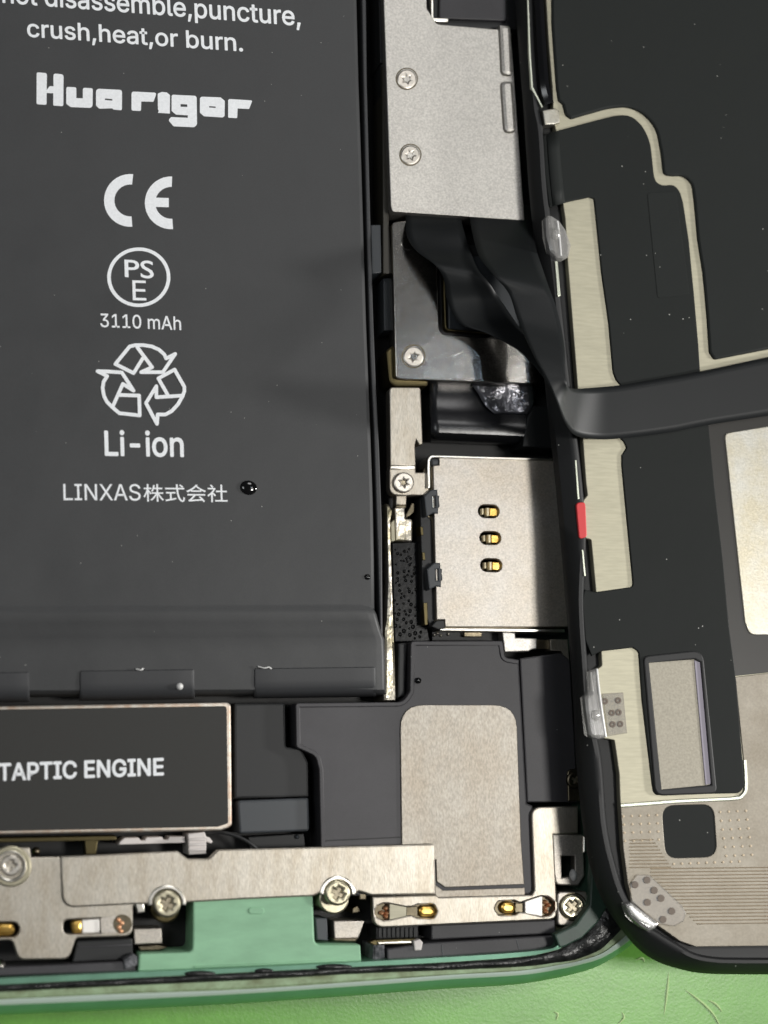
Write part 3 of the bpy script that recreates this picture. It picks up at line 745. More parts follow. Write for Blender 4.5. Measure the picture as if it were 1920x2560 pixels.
# ================================================================== LOWER SHIELD
def build_lower_shield():
    t = thing('lower_shield', 'polished steel L-shaped shield plate with one screw, under the flat cables', 'shield plate', 1100, 860, 1.5)
    slab(t, 'plate', [(980, 556, 10), (1010, 552), (1070, 556), (1093, 620), (1093, 674), (1097, 836, 22), (1250, 846), (1290, 840), (1350, 860), (1352, 960), (1012, 948, 3), (990, 946, 14)], 3.4, 5.6, 'steel_polished', bev=0.07)
    slab(t, 'screw_seat', circ(1034, 891, 30), 5.5, 5.612, 'steel_dark', bev=0, holes=[circ(1034, 891, 27)])
    screw(t, 1034, 891, 26, 5.68, 'star', rot=0.7)
    slab(t, 'embossed_ring', circ(1022, 605, 20), 5.5, 5.63, 'steel_polished', bev=0.03, holes=[circ(1022, 605, 18)])
    c = thing('connector_cover', 'dark connector with thin gold rim framed by the lower L-shaped shield', 'connector', 1180, 760, 1.5)
    slab(c, 'cover_film', [(1090, 600), (1380, 640), (1380, 870), (1094, 842)], 1.5, 4.6, 'plastic_dark', bev=0.1)
    slab(c, 'cover_pad', [(1117, 640), (1300, 640), (1300, 832), (1121, 824, 6)], 4.5, 5.1, 'plastic_slate', bev=0.15)
    slab(c, 'gold_rim', strip_px([(1107, 660), (1109, 740), (1112, 826, 14), (1260, 840)], 6, side=-1), 4.5, 5.3, 'olive_metal', bev=0.1)
build_lower_shield()

# ================================================================== LEFT STEEL STRIP
def build_strip():
    t = thing('steel_strip_bracket', 'narrow steel strip bracket with cross-head screw, left of the card reader', 'bracket', 1010, 1110, 1.5)
    slab(t, 'strip', [(974, 968, 9), (1052, 968, 9), (1057, 1100), (1056, 1110), (1048, 1112), (1041, 1100), (1038, 1112), (1039, 1164), (976, 1164)], 3.6, 4.9, 'steel_brushed', bev=0.09)
    slab(t, 'bend', [(976, 1163), (1039, 1163), (1038, 1173), (975, 1173)], 3.6, 4.75, 'steel_edge', bev=0.08)
    slab(t, 'foot', [(974, 1172), (1039, 1172), (1040, 1181), (1072, 1181), (1072, 1238), (1030, 1238, 4), (1012, 1240, 8), (974, 1236, 30)], 3.4, 4.6, 'steel_brushed', bev=0.09)
    screw(t, 1010, 1206, 26, 4.95, 'star', rot=0.4, m='screw_steel')
    slab(t, 'tail', [(990, 1238), (1017, 1238), (1016, 1262), (990, 1262)], 3.2, 4.3, 'steel_brushed', bev=0.1)
    slab(t, 'tail_step', [(990, 1262), (1016, 1262), (1015, 1270), (988, 1270)], 3.0, 4.1, 'steel_dark', bev=0.08)
    slab(t, 'solder_pad', [(987, 1269), (1012, 1269), (1014, 1296), (1031, 1299, 5), (1031, 1353, 3), (990, 1352, 3)], 2.6, 4.1, 'silver_foil', bev=0.12)
    slab(t, 'side_strip', [(977, 1306), (987, 1298), (989, 1352), (978, 1354)], 2.6, 3.9, 'plate_cream', bev=0.06)
    slab(t, 'spring_leaf', [(1014, 1288), (1030, 1256), (1037, 1260), (1036, 1280), (1016, 1295)], 2.6, 3.7, 'steel_dark', bev=0.08)
build_strip()

# ================================================================== FLEX CABLES INSIDE THE PHONE
def ribbon(name, st, m, label, cat_, n=7, w=8, thick=0.05):
    c = cat([tuple(s) for s in st], n)
    rows = []
    for s in c:
        a = P(s[0], s[1], s[4]); b = P(s[2], s[3], s[5])
        rows.append([a.lerp(b, k / w) for k in range(w + 1)])
    return grid(None, name, rows, m, thick=thick, label=label, cat_=cat_)
def build_low_flex():
    t = thing('antenna_flex', 'glossy black flat cable rolled over above the card reader', 'flat cable', 1200, 1060, 1.5)
    rows = []
    for y, z in ((930, 4.0), (960, 4.1), (985, 4.15), (1010, 4.2), (1030, 4.5), (1048, 4.8), (1064, 4.95), (1080, 4.85), (1092, 4.4), (1100, 3.6), (1104, 2.4)):
        rows.append([P(1074 + (3 if y > 1040 else 0) + (262 * k / 12), y + k * 0.9, z) for k in range(13)])
    grid(t, 'sheet', rows, 'flex_gloss', thick=0.1)
    tt = thing('reflection_patch', 'crinkled silvery patch standing in for a reflection on the rolled black flat cable', 'reflection', 1270, 1000, 4.0)  # added sheet, paints the glossy cable's reflection as a silver patch
    rows = []
    rnd = random.Random(9)
    L = [(1180, 962), (1196, 985), (1212, 1012), (1236, 1034)]; Rr = [(1330, 962), (1333, 985), (1332, 1012), (1318, 1036)]
    LR = cat([a + b for a, b in zip(L, Rr)], 3)
    for i, q in enumerate(LR):
        rows.append([P(q[0] + (q[2] - q[0]) * k / 9, q[1] + (q[3] - q[1]) * k / 9, 4.55 + rnd.uniform(-0.1, 0.12)) for k in range(10)])
    grid(tt, 'reflection_sheet', rows, 'reflection_silver', thick=0.05)
    slab(None, 'black_pad', [(1318, 1044, 8), (1336, 1014), (1380, 1014), (1384, 1122), (1306, 1116), (1314, 1066)], 1.5, 5.0, 'flex_black', bev=0.15, label='matt black foam pad at the right end of the rolled cable', cat_='pad')
build_low_flex()
ribbon('flat_cable', [(1012, 505, 1150, 512, 4.9, 4.9), (1014, 545, 1153, 548, 5.4, 5.5), (1017, 588, 1161, 582, 6.4, 6.4), (1041, 627, 1177, 632, 7.2, 7.1), (1088, 663, 1196, 676, 8.2, 8.4),
                     (1110, 700, 1222, 706, 8.0, 8.6), (1118, 752, 1246, 742, 7.2, 8.0), (1150, 808, 1276, 786, 7.4, 8.3), (1218, 834, 1305, 826, 8.4, 9.2), (1292, 874, 1345, 862, 9.8, 10.2), (1345, 926, 1385, 905, 11.2, 11.2), (1385, 985, 1410, 950, 12.0, 12.0)],
       'flex_black', 'black flat cable dipping into the lower shield opening, left of its twin', 'flat cable')
ribbon('flat_cable', [(1172, 505, 1330, 515, 4.9, 4.9), (1176, 556, 1333, 566, 6.2, 6.3), (1188, 612, 1341, 624, 8.4, 8.6), (1204, 652, 1357, 674, 10.2, 10.4), (1238, 692, 1372, 718, 11.4, 11.5),
                     (1272, 734, 1389, 764, 11.3, 11.9), (1292, 792, 1404, 824, 11.6, 12.4), (1314, 845, 1412, 880, 12.4, 13.2), (1338, 896, 1412, 926, 13.2, 13.8), (1368, 950, 1416, 956, 13.8, 14.0),
                     (1391, 1004, 1422, 968, 13.6, 13.4), (1412, 1056, 1436, 972, 12.4, 12.2), (1440, 1089, 1460, 971, 11.0, 10.9), (1500, 1098, 1502, 968, 9.9, 9.9), (1572, 1094, 1560, 962, 9.55, 9.58), (1680, 1080, 1660, 945, 9.5, 9.5), (1772, 1062, 1750, 929, 9.48, 9.48), (1940, 1036, 1920, 893, 9.48, 9.48), (2120, 1004, 2100, 858, 9.48, 9.48)],
       'flex_black', 'black flat cable arching over the display edge and running across the display back', 'flat cable')

# ================================================================== BOTTOM BRACKETS
def arcband(cx, cy, r0, r1, a0, a1, n=20):
    o = [(cx + r1 * math.cos(R(a0 + (a1 - a0) * k / n)), cy + r1 * math.sin(R(a0 + (a1 - a0) * k / n))) for k in range(n + 1)]
    return o + [(cx + r0 * math.cos(R(a0 + (a1 - a0) * k / n)), cy + r0 * math.sin(R(a0 + (a1 - a0) * k / n))) for k in range(n, -1, -1)]
def build_bracket():
    t = thing('port_bracket', 'long brushed steel bracket with three screws across the phone bottom', 'bracket', 500, 2200, 1.5)
    h1 = pill(2, 2325, 92, 37, -0.03); h2 = [(158, 2300, 16), (250, 2296), (252, 2333), (158, 2336, 16)]
    slab(t, 'lower_plate', [(-160, 2124), (74, 2118, 4), (78, 2143), (340, 2137), (338, 2262), (333, 2266), (331, 2341, 24), (190, 2345, 14), (172, 2398, 24), (46, 2400, 24), (30, 2351, 14), (-160, 2348)], 5.2, 5.95, 'steel_brushed', bev=0.12, holes=[h1, h2])
    arc1 = [(418 + 43 * math.cos(R(a)), 2260 + 43 * math.sin(R(a))) for a in range(0, -181, -15)]
    arc2 = [(845 + 40 * math.cos(R(a)), 2234 + 40 * math.sin(R(a))) for a in range(5, -181, -15)]
    slab(t, 'raised_plate', [(152, 2141), (445, 2128), (470, 2147, 10), (521, 2147, 10), (545, 2124, 8), (1070, 2110), (1086, 2109, 18), (1091, 2236), (930, 2239), (898, 2229)] + arc2 + [(784, 2241), (600, 2249), (464, 2257)] + arc1 + [(336, 2261), (156, 2270, 34)], 5.6, 6.22, 'steel_brushed', bev=0.14)
    for cx, cy, r in ((418, 2260, 43), (845, 2234, 40)):
        slab(t, 'collar', arcband(cx, cy, r - 7, r + 5, -185, 5), 6.0, 6.36, 'steel_edge', bev=0.12)
    slab(t, 'standoff', circ(413, 2272, 36), 1.5, 5.3, 'olive_metal', bev=0.15)
    slab(t, 'standoff', circ(835, 2248, 38), 1.5, 5.3, 'screw_brass', bev=0.15)
    screw(t, 418, 2260, 35, 6.5, 'cross', m='screw_brass', rot=0.45, h=0.9, bev=0.2)
    screw(t, 845, 2233, 32, 6.5, 'cross', m='screw_brass', rot=0.5, h=0.9, bev=0.2)
    slab(t, 'washer', circ(27, 2166, 52), 5.9, 6.1, 'screw_brass', bev=0.12, holes=[circ(27, 2164, 33)])
    slab(t, 'washer_rim', circ(27, 2166, 40), 6.0, 6.3, 'steel_edge', bev=0.12, holes=[circ(27, 2165, 33)])
    screw(t, 27, 2164, 27, 6.15, 'cross', rot=0.1, m='screw_steel')
    slab(t, 'gold_contact', pill(0, 2325, 78, 32, -0.03), 5.0, 5.75, 'gold', bev=0.3)
    slab(t, 'gold_contact', [(176, 2303, 10), (206, 2300), (206, 2333), (180, 2335, 10)], 5.0, 5.8, 'gold', bev=0.25)
    slab(t, 'contact_strip', [(205, 2300), (249, 2297), (250, 2332), (205, 2334)], 5.0, 5.85, 'contact_white', bev=0.1)
    slab(t, 'contact_taper', [(251, 2296), (290, 2288), (292, 2333), (252, 2332)], 5.9, 6.0, 'steel_sim', bev=0.03)
    slab(t, 'weld_seat', circ(306, 2310, 24, 24), 5.9, 6.005, 'steel_dark', bev=0.02)
    for x, y in ((296, 2300), (304, 2308), (297, 2318), (302, 2328)): dome(t, 'weld_spot', x, y, 6.0, 6, 0.12, 'copper')
    slab(t, 'bent_tab', [(338, 2252), (360, 2252), (362, 2280), (344, 2284)], 4.5, 5.8, 'steel_edge', bev=0.1)
build_bracket()
def build_side_bracket():
    t = thing('corner_bracket', 'L-shaped brushed steel bracket with two keyhole contacts at the bottom right corner', 'bracket', 1200, 2270, 1.5)
    hl = [(973, 2259.5), (1016, 2268), (1032, 2267), (1044, 2262), (1084, 2261, 8), (1094, 2279, 12), (1084, 2296, 8), (1044, 2295), (1028, 2288), (1016, 2290), (974, 2300), (958, 2301, 6), (940, 2292, 6), (937, 2280, 6), (943, 2265, 6), (958, 2259, 6)]
    hr = [(1246, 2254, 8), (1286, 2252, 4), (1300, 2258), (1312, 2254), (1352, 2241), (1370, 2242, 8), (1388, 2256, 6), (1389, 2272, 8), (1374, 2289, 8), (1356, 2291), (1312, 2281), (1300, 2280), (1288, 2287, 4), (1248, 2288, 8), (1236, 2271, 12)]
    slab(t, 'plate', [(931, 2242), (1090, 2237), (1098, 2243), (1330, 2237), (1336, 2226, 4), (1328, 2018, 26), (1446, 2015), (1446, 2084), (1384, 2087), (1392, 2240), (1392, 2299, 20), (934, 2320, 28)], 5.1, 5.85, 'steel_brushed', bev=0.12, holes=[hl, hr])
    slab(t, 'contact_bed', [(934, 2256), (1100, 2256), (1100, 2300), (934, 2305)], 4.7, 5.1, 'steel_dark', bev=0)
    slab(t, 'contact_bed', [(1232, 2248), (1390, 2238), (1390, 2294), (1232, 2292)], 4.7, 5.1, 'steel_dark', bev=0)
    slab(t, 'contact_taper', [(974, 2259.5), (1016, 2268), (1016, 2290), (974, 2300)], 5.0, 5.8, 'plate_cream', bev=0.04)
    slab(t, 'gold_contact', pill(1068, 2279, 46, 30), 5.0, 5.6, 'gold', bev=0.3)
    for x, y in ((964, 2270), (953, 2282), (966, 2283), (964, 2291)): dome(t, 'weld_spot', x, y, 5.1, 6.5, 0.5, 'copper')
    slab(t, 'contact_taper', [(1313, 2254), (1352, 2241), (1356, 2242), (1356, 2291), (1313, 2283)], 5.0, 5.86, 'contact_white', bev=0.04)
    slab(t, 'gold_contact', pill(1271, 2270, 40, 32), 5.0, 5.6, 'gold', bev=0.3)
    for x, y in ((1362, 2255), (1370, 2262), (1361, 2270), (1363, 2279)): dome(t, 'weld_spot', x, y, 5.1, 6, 0.6, 'copper')
    slab(t, 'neck', [(1016, 2268), (1044, 2266), (1044, 2291), (1016, 2289)], 5.0, 5.5, 'steel_dark', bev=0.04)
    slab(t, 'neck', [(1288, 2258), (1313, 2258), (1313, 2280), (1288, 2282)], 5.0, 5.5, 'steel_dark', bev=0.04)
    c = thing('latch_plate', 'small shaded steel plate with square hole above the corner screw', 'latch plate', 1420, 2150, 1.5)
    slab(c, 'plate', [(1382, 2086), (1458, 2086), (1462, 2190), (1446, 2214), (1390, 2213, 14), (1384, 2180)], 4.8, 5.7, 'steel_sim', bev=0.12, holes=[[(1404, 2141), (1436, 2140), (1437, 2190), (1405, 2194)]])
    dome(c, 'nub', 1432, 2188, 5.5, 9, 0.5, 'bead_white', ry=16)
    slab(c, 'edge_wire', [(1459, 2090), (1465, 2096), (1464, 2130), (1458, 2132)], 4.8, 5.8, 'steel_edge', bev=0.08)
    d = thing('corner_screw_plate', 'small steel plate with cross-head screw in the housing corner', 'screw plate', 1430, 2267, 1.5)
    slab(d, 'plate', [(1393, 2230, 12), (1468, 2228, 8), (1472, 2280), (1440, 2314, 10), (1394, 2315, 12)], 1.5, 5.7, 'steel_sim', bev=0.12)
    slab(d, 'screw_seat', circ(1433, 2267, 36), 5.6, 5.712, 'steel_dark', bev=0, holes=[circ(1433, 2267, 32)])
    screw(d, 1433, 2267, 31, 6.1, 'cross', m='screw_brass', rot=0.7, bev=0.2)
    slab(d, 'foot', [(1384, 2300), (1394, 2316), (1436, 2316), (1420, 2334), (1390, 2332)], 1.5, 5.0, 'steel_dark', bev=0.1)
    s = thing('side_screw_plate', 'dim steel screw plate half hidden under the display edge beside the loudspeaker', 'screw plate', 1435, 1950, 1.5)
    slab(s, 'plate', [(1418, 1925, 12), (1470, 1915), (1475, 2004), (1420, 2004, 4)], 1.5, 5.35, 'steel_dark', bev=0.1)
    screw(s, 1440, 1950, 22, 5.6, 'cross', m='steel_dark', rot=0.5)
build_side_bracket()
def build_bottom_bits():
    t = thing('microphone_bar', 'black moulded bar pair along the rim at the bottom right', 'moulded bar', 1180, 2360, 1.5)
    slab(t, 'upper_bar', [(1078, 2312, 4), (1388, 2299, 3), (1390, 2334), (1078, 2350, 4)], 1.5, 5.3, 'plastic_black', bev=0.12)
    slab(t, 'lower_bar', [(968, 2372), (1070, 2357), (1390, 2338, 4), (1402, 2346, 6), (1378, 2376, 8), (968, 2404)], 1.5, 5.6, 'plastic_black', bev=0.12)
    slab(t, 'joint_line', [(1292, 2346), (1302, 2382), (1299, 2382), (1289, 2346)], 5.55, 5.64, 'plastic_slate', bev=0.02)
    slab(t, 'joint_line', [(1107, 2362), (1109, 2392), (1106, 2392), (1104, 2362)], 5.55, 5.64, 'plastic_slate', bev=0.02)
    slab(t, 'ribbed_pad', [(940, 2318), (1046, 2314), (1046, 2344), (940, 2348)], 1.5, 4.8, 'plastic_dark', bev=0.1)
    for k in range(9):
        x = 946 + k * 11
        slab(t, 'rib', [(x, 2319), (x + 5, 2319), (x + 5, 2344), (x, 2344)], 4.7, 4.95, 'plastic_dark', bev=0.05)
    c = thing('clip_strip', 'thin bright metal clip strip with hooked end by the right green tab', 'clip', 990, 2358, 1.5)
    slab(c, 'strip', [(922, 2356), (935, 2350), (1040, 2346), (1048, 2350), (1048, 2360), (935, 2364)], 4.4, 5.3, 'olive_metal', bev=0.08)
    slab(c, 'edge', [(945, 2355), (1030, 2352), (1030, 2358), (945, 2361)], 5.2, 5.5, 'steel_edge', bev=0.06)
    slab(c, 'hook', [(1034, 2352), (1050, 2348), (1058, 2356), (1054, 2376, 4), (1036, 2377, 4)], 4.6, 5.8, 'white_plastic', bev=0.1)
    slab(None, 'foam_block', [(932, 2362, 4), (962, 2360), (964, 2404), (930, 2410)], 1.5, 5.4, 'foam_grey', bev=0.2, label='grey crumbly foam block left of the lower black bar', cat_='foam block')
    m = thing('port_shell', 'small steel port housing showing right of the green tab', 'port housing', 870, 2330, 1.5)
    slab(m, 'shell', [(834, 2302), (912, 2302), (896, 2346), (836, 2348)], 1.5, 4.6, 'steel_sim', bev=0.1)
    slab(m, 'lip', [(832, 2346), (896, 2345), (890, 2355), (836, 2354)], 1.5, 4.9, 'steel_dark', bev=0.12)
    slab(m, 'dark_cheek', [(788, 2294), (818, 2296), (820, 2352), (792, 2350)], 1.5, 5.0, 'plastic_slate', bev=0.1)
    slab(m, 'peg', [(882, 2270), (894, 2264), (902, 2280), (880, 2284)], 1.5, 4.0, 'steel_dark', bev=0.08)
    slab(m, 'clamp', [(898, 2232), (916, 2232), (916, 2250), (898, 2250)], 3, 5.4, 'steel_dark', bev=0.1)
    l = thing('port_shell', 'dull steel port housing showing left of the green tab', 'port housing', 370, 2340, 1.5)
    slab(l, 'shell', [(334, 2322), (404, 2321), (406, 2358), (336, 2362)], 1.5, 4.6, 'steel_sim', bev=0.1)
    slab(l, 'lip', [(345, 2366), (395, 2362), (420, 2368), (400, 2376), (350, 2378)], 1.5, 4.7, 'steel_dark', bev=0.1)
    b = thing('microphone_bar', 'black moulded bar pair along the rim at the bottom left', 'moulded bar', 150, 2410, 1.5)
    slab(b, 'upper_bar', [(192, 2352, 4), (331, 2346, 3), (333, 2398), (180, 2406)], 1.5, 5.0, 'plastic_dark', bev=0.12)
    slab(b, 'bar_step', [(196, 2366), (331, 2360), (331, 2364), (196, 2370)], 4.9, 5.1, 'plastic_black', bev=0.05)
    slab(b, 'lower_bar', [(-160, 2424), (190, 2410), (338, 2402, 3), (340, 2427), (-160, 2446)], 1.5, 5.7, 'plastic_black', bev=0.12)
    slab(None, 'foam_block', [(308, 2400), (332, 2384, 5), (344, 2392), (344, 2414), (312, 2424)], 5.2, 6.0, 'foam_grey', bev=0.2, label='grey fluffy lint at the right end of the bottom left black bar', cat_='foam block')
    dome(None, 'steel_nub', 2, 2415, 4.5, 12, 0.9, 'steel_edge', ry=18, label='shiny steel nub at the bottom left edge of the photo', cat_='steel nub')
build_bottom_bits()

# ================================================================== DISPLAY
LIFT[0] = 0.03
def build_display():
    t = thing('display_panel', 'opened display panel lying face down with dark films and steel back', 'display', 1700, 1300, 7.5)
    L0 = [(1281, -160), (1288, 0), (1295, 110), (1307, 260), (1312, 330), (1322, 470), (1334, 600), (1346, 760), (1362, 960), (1385, 1180), (1400, 1340), (1413, 1500), (1426, 1650), (1434, 1780), (1440, 1900), (1456, 2060), (1476, 2170), (1512, 2262), (1562, 2335), (1602, 2378), (1645, 2405), (1700, 2423), (1754, 2433), (1850, 2436), (2100, 2436)]
    L1 = [(1312, -160), (1319, 0), (1323, 110), (1334, 260), (1346, 330), (1355, 470), (1371, 600), (1390, 760), (1412, 960), (1440, 1180), (1452, 1340), (1447, 1500), (1455, 1650), (1466, 1780), (1490, 1900), (1503, 2060), (1524, 2160), (1553, 2245), (1604, 2316), (1640, 2342), (1682, 2368), (1729, 2394), (1780, 2405), (1850, 2408), (2100, 2408)]
    c0 = cat(L0, 5); c1 = cat(L1, 5)
    def mv(line, d):   # shift towards the inside of the panel
        out = []
        for i, p in enumerate(line):
            a = Vector(line[max(i - 1, 0)]); b = Vector(line[min(i + 1, len(line) - 1)])
            u = (b - a).normalized(); out.append((p[0] + u.y * d, p[1] - u.x * d))
        return out
    W = lambda l, z: [P(x, y, z) for x, y in l]
    mid = [((a[0] * 0.75 + b[0] * 0.25), (a[1] * 0.75 + b[1] * 0.25)) for a, b in zip(c0, c1)]
    hi = [((a[0] * 0.15 + b[0] * 0.85), (a[1] * 0.15 + b[1] * 0.85)) for a, b in zip(c0, c1)]
    grid(t, 'frame', [W(c0, 7.5), W(mid, 8.3), W(hi, 9.0), W(c1, 9.15), W(mv(c1, 8), 9.15), W(mv(c1, 12), 9.0), W(mv(c1, 14), 8.2), W(mv(c1, 60), 8.15)], 'display_frame')
    slab(t, 'glass', [tuple(p) for p in mv(c0, 34)] + [(2100, -160)], 7.5, 8.12, 'display_gloss', bev=0)
    # steel back
    left = [(1356, -160), (1372, 110), (1381, 217), (1384, 300), (1390, 327), (1396, 420), (1408, 513, 3), (1413, 545), (1419, 648), (1445, 979), (1457, 1096), (1465, 1206), (1469, 1238, 3), (1459, 1250, 4), (1458, 1256), (1464, 1345), (1478, 1349, 5), (1481, 1380), (1490, 1479), (1495, 1560), (1503, 1627), (1505, 1664, 4), (1494, 1672), (1500, 1740), (1510, 1846), (1536, 1850, 5), (1548, 1934), (1551, 2015), (1558, 2120), (1570, 2213), (1580, 2252), (1642, 2312, 8), (1700, 2353, 12), (1740, 2367), (2100, 2363), (2100, -160)]
    slab(t, 'steel_back', left, 8.15, 8.9, 'plate_cream', bev=0.06)
    fa = [(1378, -160), (1380, 60), (1391, 217), (1396, 250, 4), (1407, 260, 4), (1414, 286, 6), (1428, 297, 8), (1465, 286), (1526, 269, 200), (1575, 266, 200), (1613, 286, 200), (1642, 322, 200), (1653, 380, 200), (1659, 436, 200), (1682, 440, 200), (1706, 438, 200), (1730, 456, 200), (1736, 500, 200), (1745, 600), (1758, 681), (1768, 789), (1774, 880, 10), (1786, 899, 10), (2100, 838), (2100, -160)]
    slab(t, 'graphite_film', fa, 8.8, 9.12, 'display_film', bev=0.2)
    fb = [(1358, 338, 4), (1390, 327), (1465, 307), (1537, 288, 200), (1575, 286, 200), (1606, 311, 200), (1627, 354, 200), (1636, 440, 200), (1642, 456, 200), (1660, 464, 200), (1684, 460, 200), (1700, 476, 200), (1709, 506, 200), (1723, 600), (1736, 735), (1747, 862), (1752, 940), (1553, 972), (1551, 962), (1541, 950, 5), (1533, 930, 8), (1522, 807), (1504, 681), (1486, 504), (1484, 496, 4), (1472, 493), (1420, 504), (1374, 518, 3), (1362, 440)]
    slab(t, 'touch_flex', fb, 8.8, 9.06, 'display_film_low', bev=0.1)
    slab(t, 'flex_window', [(1618, 482, 8), (1690, 478, 8), (1724, 736, 8), (1644, 746, 8)], 9.0, 9.09, 'display_film', bev=0.03)
    rows = []
    for y0, x0 in ((338, 1360), (380, 1363), (430, 1367), (480, 1372), (517, 1376)):
        rows.append([P(x0 + dx, y0 - 0.28 * dx, z) for dx, z in ((36, 9.08), (26, 9.2), (16, 9.25), (8, 9.15), (2, 8.9), (-1, 8.4))])
    grid(t, 'flex_roll', rows, 'display_film_low', thick=0.06)
    slab(t, 'dark_strip', [(1750, 1040), (2100, 990), (2100, 1663), (1838, 1690), (1790, 1620)], 8.8, 8.94, 'display_strip', bev=0.02)
    slab(t, 'back_patch', [(1811, 1083, 14), (2100, 1036), (2100, 1586), (1874, 1588, 24), (1862, 1556)], 8.85, 9.04, 'plate_silver', bev=0.08)
    fc = [(1540, 1085), (1560, 1104, 5), (1567, 1119, 5), (1555, 1138, 6), (1555, 1163), (1582, 1448), (1583, 1467, 14), (1490, 1480), (1462, 1474), (1455, 1500), (1463, 1600), (1480, 1640), (1504, 1628), (1583, 1619, 5), (1597, 1630, 10), (1606, 1753), (1631, 1960), (1636, 1988, 22), (1850, 1983, 26), (1862, 1965, 6), (1841, 1702), (1823, 1564), (1808, 1398), (1787, 1217), (1771, 1055)]
    win = [(1623, 1657), (1738, 1648), (1752, 1656), (1779, 1962), (1655, 1974)]
    slab(t, 'sensor_flex', fc, 8.8, 9.06, 'display_film_low', bev=0.08, holes=[win])
    sf = slab(t, 'window_frame', [(1608, 1640, 16), (1758, 1624, 30), (1794, 1984, 16), (1638, 1990, 26)], 8.9, 9.2, 'display_frame', bev=0.12, holes=[win])
    slab(t, 'sensor_window', [(1615, 1650), (1745, 1642), (1770, 1972), (1648, 1980)], 8.86, 8.97, 'window_grey', bev=0)
    slab(t, 'window_liner', [(1736, 1650), (1750, 1656), (1778, 1960), (1764, 1962)], 8.9, 9.05, 'window_lavender', bev=0.02)
    slab(t, 'red_tab', [(1440, 1256, 10), (1464, 1255, 10), (1468, 1342, 10), (1448, 1349, 10)], 8.6, 9.2, 'red_dot', bev=0.08)
    slab(t, 'steel_lug', [(1356, 275, 3), (1388, 270, 3), (1399, 276, 6), (1400, 306), (1388, 310, 4), (1362, 312, 3)], 8.3, 9.32, 'plate_silver', bev=0.1)
    low = [(1838, 1692, 4), (2100, 1662), (2100, 2363), (1740, 2367), (1700, 2353, 12), (1642, 2312, 8), (1580, 2252), (1570, 2213), (1558, 2120), (1552, 2018), (1682, 2007), (1841, 1999, 10), (1866, 1980, 14), (1862, 1930)]
    hole = [(1654, 2014, 32), (1784, 2011, 32), (1793, 2142, 32), (1664, 2146, 32)]
    slab(t, 'lower_back', low, 8.85, 8.99, 'plate_brown', bev=0.05, holes=[hole])
    slab(t, 'black_window', [(1650, 2008), (1790, 2006), (1800, 2148), (1658, 2152)], 8.7, 8.93, 'display_film_low', bev=0)
    tube(t, 'pressed_ridge', [(1552, 2014, 9.0), (1620, 2009, 9.02), (1682, 2004, 9.02), (1760, 2000, 9.02), (1838, 1996, 9.02), (1856, 1989, 9.02), (1865, 1968, 9.02), (1862, 1900, 9.0)], 0.16, 'plate_ridge', flat=0.6)
    # pressed dots and fine conductor lines of the lower back
    V = []; Fc = []
    def dot(x, y):
        b = len(V); r = 4.2
        for px, py in circ(x, y, r, r, 6): V.append(tuple(P(px, py, 8.985)))
        V.append(tuple(P(x, y, 9.06)))
        for k in range(6): Fc.append((b + k, b + 6, b + (k + 1) % 6)[::-1])
    for j in range(4):
        for i in range(5): dot(1558 + j * 1.5 + i * 21, 2041 + j * 20.5 - i * 0.8)
    for j in range(6):
        for i in range(4): dot(1800 + j * 3 + i * 21.5, 2030 + j * 22 - i * 1)
    for i in range(9): dot(1684 + i * 20.5, 2160 - i * 0.8)
    put(t, 'pressed_dots', V, Fc, 'trace_highlight', kind='stuff')
    V = []; Fc = []
    def bar(x0, y0, x1, y1):
        b = len(V); w = 1.7
        n = max(2, int((x1 - x0) / 40))
        for k in range(n + 1):
            x = x0 + (x1 - x0) * k / n; y = y0 + (y1 - y0) * k / n
            V.extend([tuple(P(x, y - w, 8.985)), tuple(P(x, y, 9.045)), tuple(P(x, y + w, 8.985))])
        for k in range(n):
            a = b + 3 * k
            Fc.extend([(a, a + 3, a + 4, a + 1)[::-1], (a + 1, a + 4, a + 5, a + 2)[::-1]])
    for k in range(17):
        y = 2172 + k * 8.6
        x0 = 1626 + max(0, (y - 2188)) * 0.95
        bar(x0, y, 2100, y - 0.012 * (2100 - x0))
    for k in range(9):
        y = 2100 + k * 8.6
        bar(1574, y, 1634 + k * 5.5, y - 1)
    put(t, 'conductor_lines', V, Fc, 'trace_highlight', kind='stuff')
    # glossy rod and bright edges along the frame
    tube(t, 'hinge_rod', [(1338, -160, 9.0), (1344, 0, 9.0), (1350, 110, 9.0), (1358, 215, 9.0), (1370, 262, 8.8)], 0.55, 'display_gloss')
    slab(t, 'edge_line', [(1317, -160), (1322, 0), (1327, 130), (1333, 217), (1358, 268), (1354, 268), (1328, 220), (1322, 130), (1318, 0), (1313, -160)], 8.9, 9.25, 'plate_ridge', bev=0.03)
    slab(t, 'edge_line', [(1387, 652), (1395, 652), (1402, 740), (1394, 742)], 8.9, 9.28, 'plate_ridge', bev=0.06)
    slab(t, 'edge_line', [(1437, 1150), (1442, 1150), (1449, 1248), (1444, 1248)], 8.9, 9.22, 'plate_ridge', bev=0.04)
    slab(t, 'edge_line', [(1454, 1374), (1459, 1374), (1465, 1440), (1460, 1440)], 8.9, 9.22, 'plate_ridge', bev=0.04)
    # clear retaining clips
    c1_ = slab(t, 'clear_clip', [(1362, 546, 4), (1369, 536, 4), (1380, 537, 4), (1400, 550, 6), (1416, 572, 8), (1430, 612, 8), (1424, 640, 6), (1408, 648, 4), (1394, 646, 4), (1374, 628, 6), (1364, 590)], 8.9, 9.7, 'clear_plastic', bev=0.3)
    dome(c1_, 'clip_bubble', 1389, 585, 9.65, 12, 0.35, 'clear_plastic', ry=16)
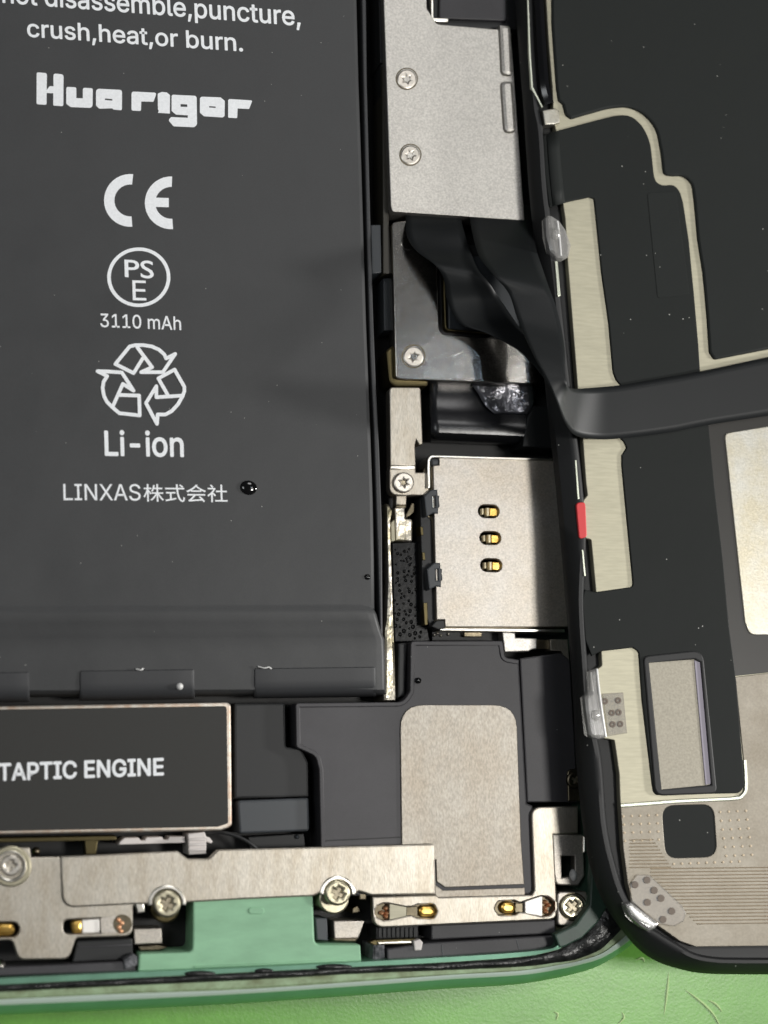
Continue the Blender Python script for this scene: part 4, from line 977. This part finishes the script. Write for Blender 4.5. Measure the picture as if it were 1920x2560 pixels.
    tube(c1_, 'rib_highlight', [(1393, 553, 9.7), (1398, 590, 9.75), (1402, 640, 9.7)], 0.10, 'bead_white', sub=3)  # opaque white ribs paint the highlights of the clear clips
    c2_ = slab(t, 'clear_clip', [(1460, 1744), (1474, 1730), (1474, 1680), (1496, 1670), (1502, 1732), (1508, 1738), (1520, 1840), (1512, 1846), (1484, 1847), (1470, 1836)], 8.9, 9.8, 'clear_plastic', bev=0.3)
    tube(c2_, 'rib_highlight', [(1492, 1672, 9.75), (1498, 1730, 9.8), (1506, 1790, 9.8), (1514, 1842, 9.7)], 0.10, 'bead_white', sub=3)
    tube(c2_, 'rib_highlight', [(1477, 1680, 9.5), (1482, 1728, 9.5)], 0.08, 'bead_white', sub=1)
    dome(c2_, 'clip_bubble', 1488, 1788, 9.75, 11, 0.35, 'clear_plastic', ry=14)
    sh2 = slab(t, 'clear_sheet', [(1506, 1734), (1558, 1731), (1568, 1833), (1520, 1840)], 8.9, 9.0, 'clear_sheet', bev=0.04)
    for x, y in ((1513, 1753), (1546, 1751), (1530, 1782), (1547, 1781), (1532, 1811), (1551, 1810)):
        slab(sh2, 'glue_ring', circ(x, y, 8, n=16), 8.98, 9.03, 'ring_brown', bev=0.02, holes=[circ(x, y, 2.6, n=10)])
    c3_ = slab(t, 'clear_clip', [(1562, 2262, 5), (1579, 2255, 4), (1593, 2266), (1650, 2308, 4), (1642, 2321, 5), (1622, 2329, 8), (1600, 2316), (1574, 2293, 6)], 8.9, 9.8, 'clear_plastic', bev=0.3)
    tube(c3_, 'rib_highlight', [(1572, 2268, 9.75), (1596, 2296, 9.8), (1634, 2316, 9.7)], 0.12, 'bead_white', sub=3)
    sh3 = slab(t, 'clear_sheet', [(1574, 2212, 8), (1591, 2187, 8), (1623, 2187, 8), (1706, 2264, 8), (1715, 2284, 8), (1710, 2303, 8), (1685, 2316), (1650, 2310), (1580, 2255)], 8.95, 9.14, 'clear_sheet', bev=0.06)
    for x, y in ((1588, 2212), (1618, 2200), (1653, 2246), (1680, 2278), (1619, 2256), (1658, 2299), (1636, 2226)):
        slab(sh3, 'glue_ring', circ(x, y, 9, n=16), 9.12, 9.17, 'ring_brown', bev=0.02)
build_display()
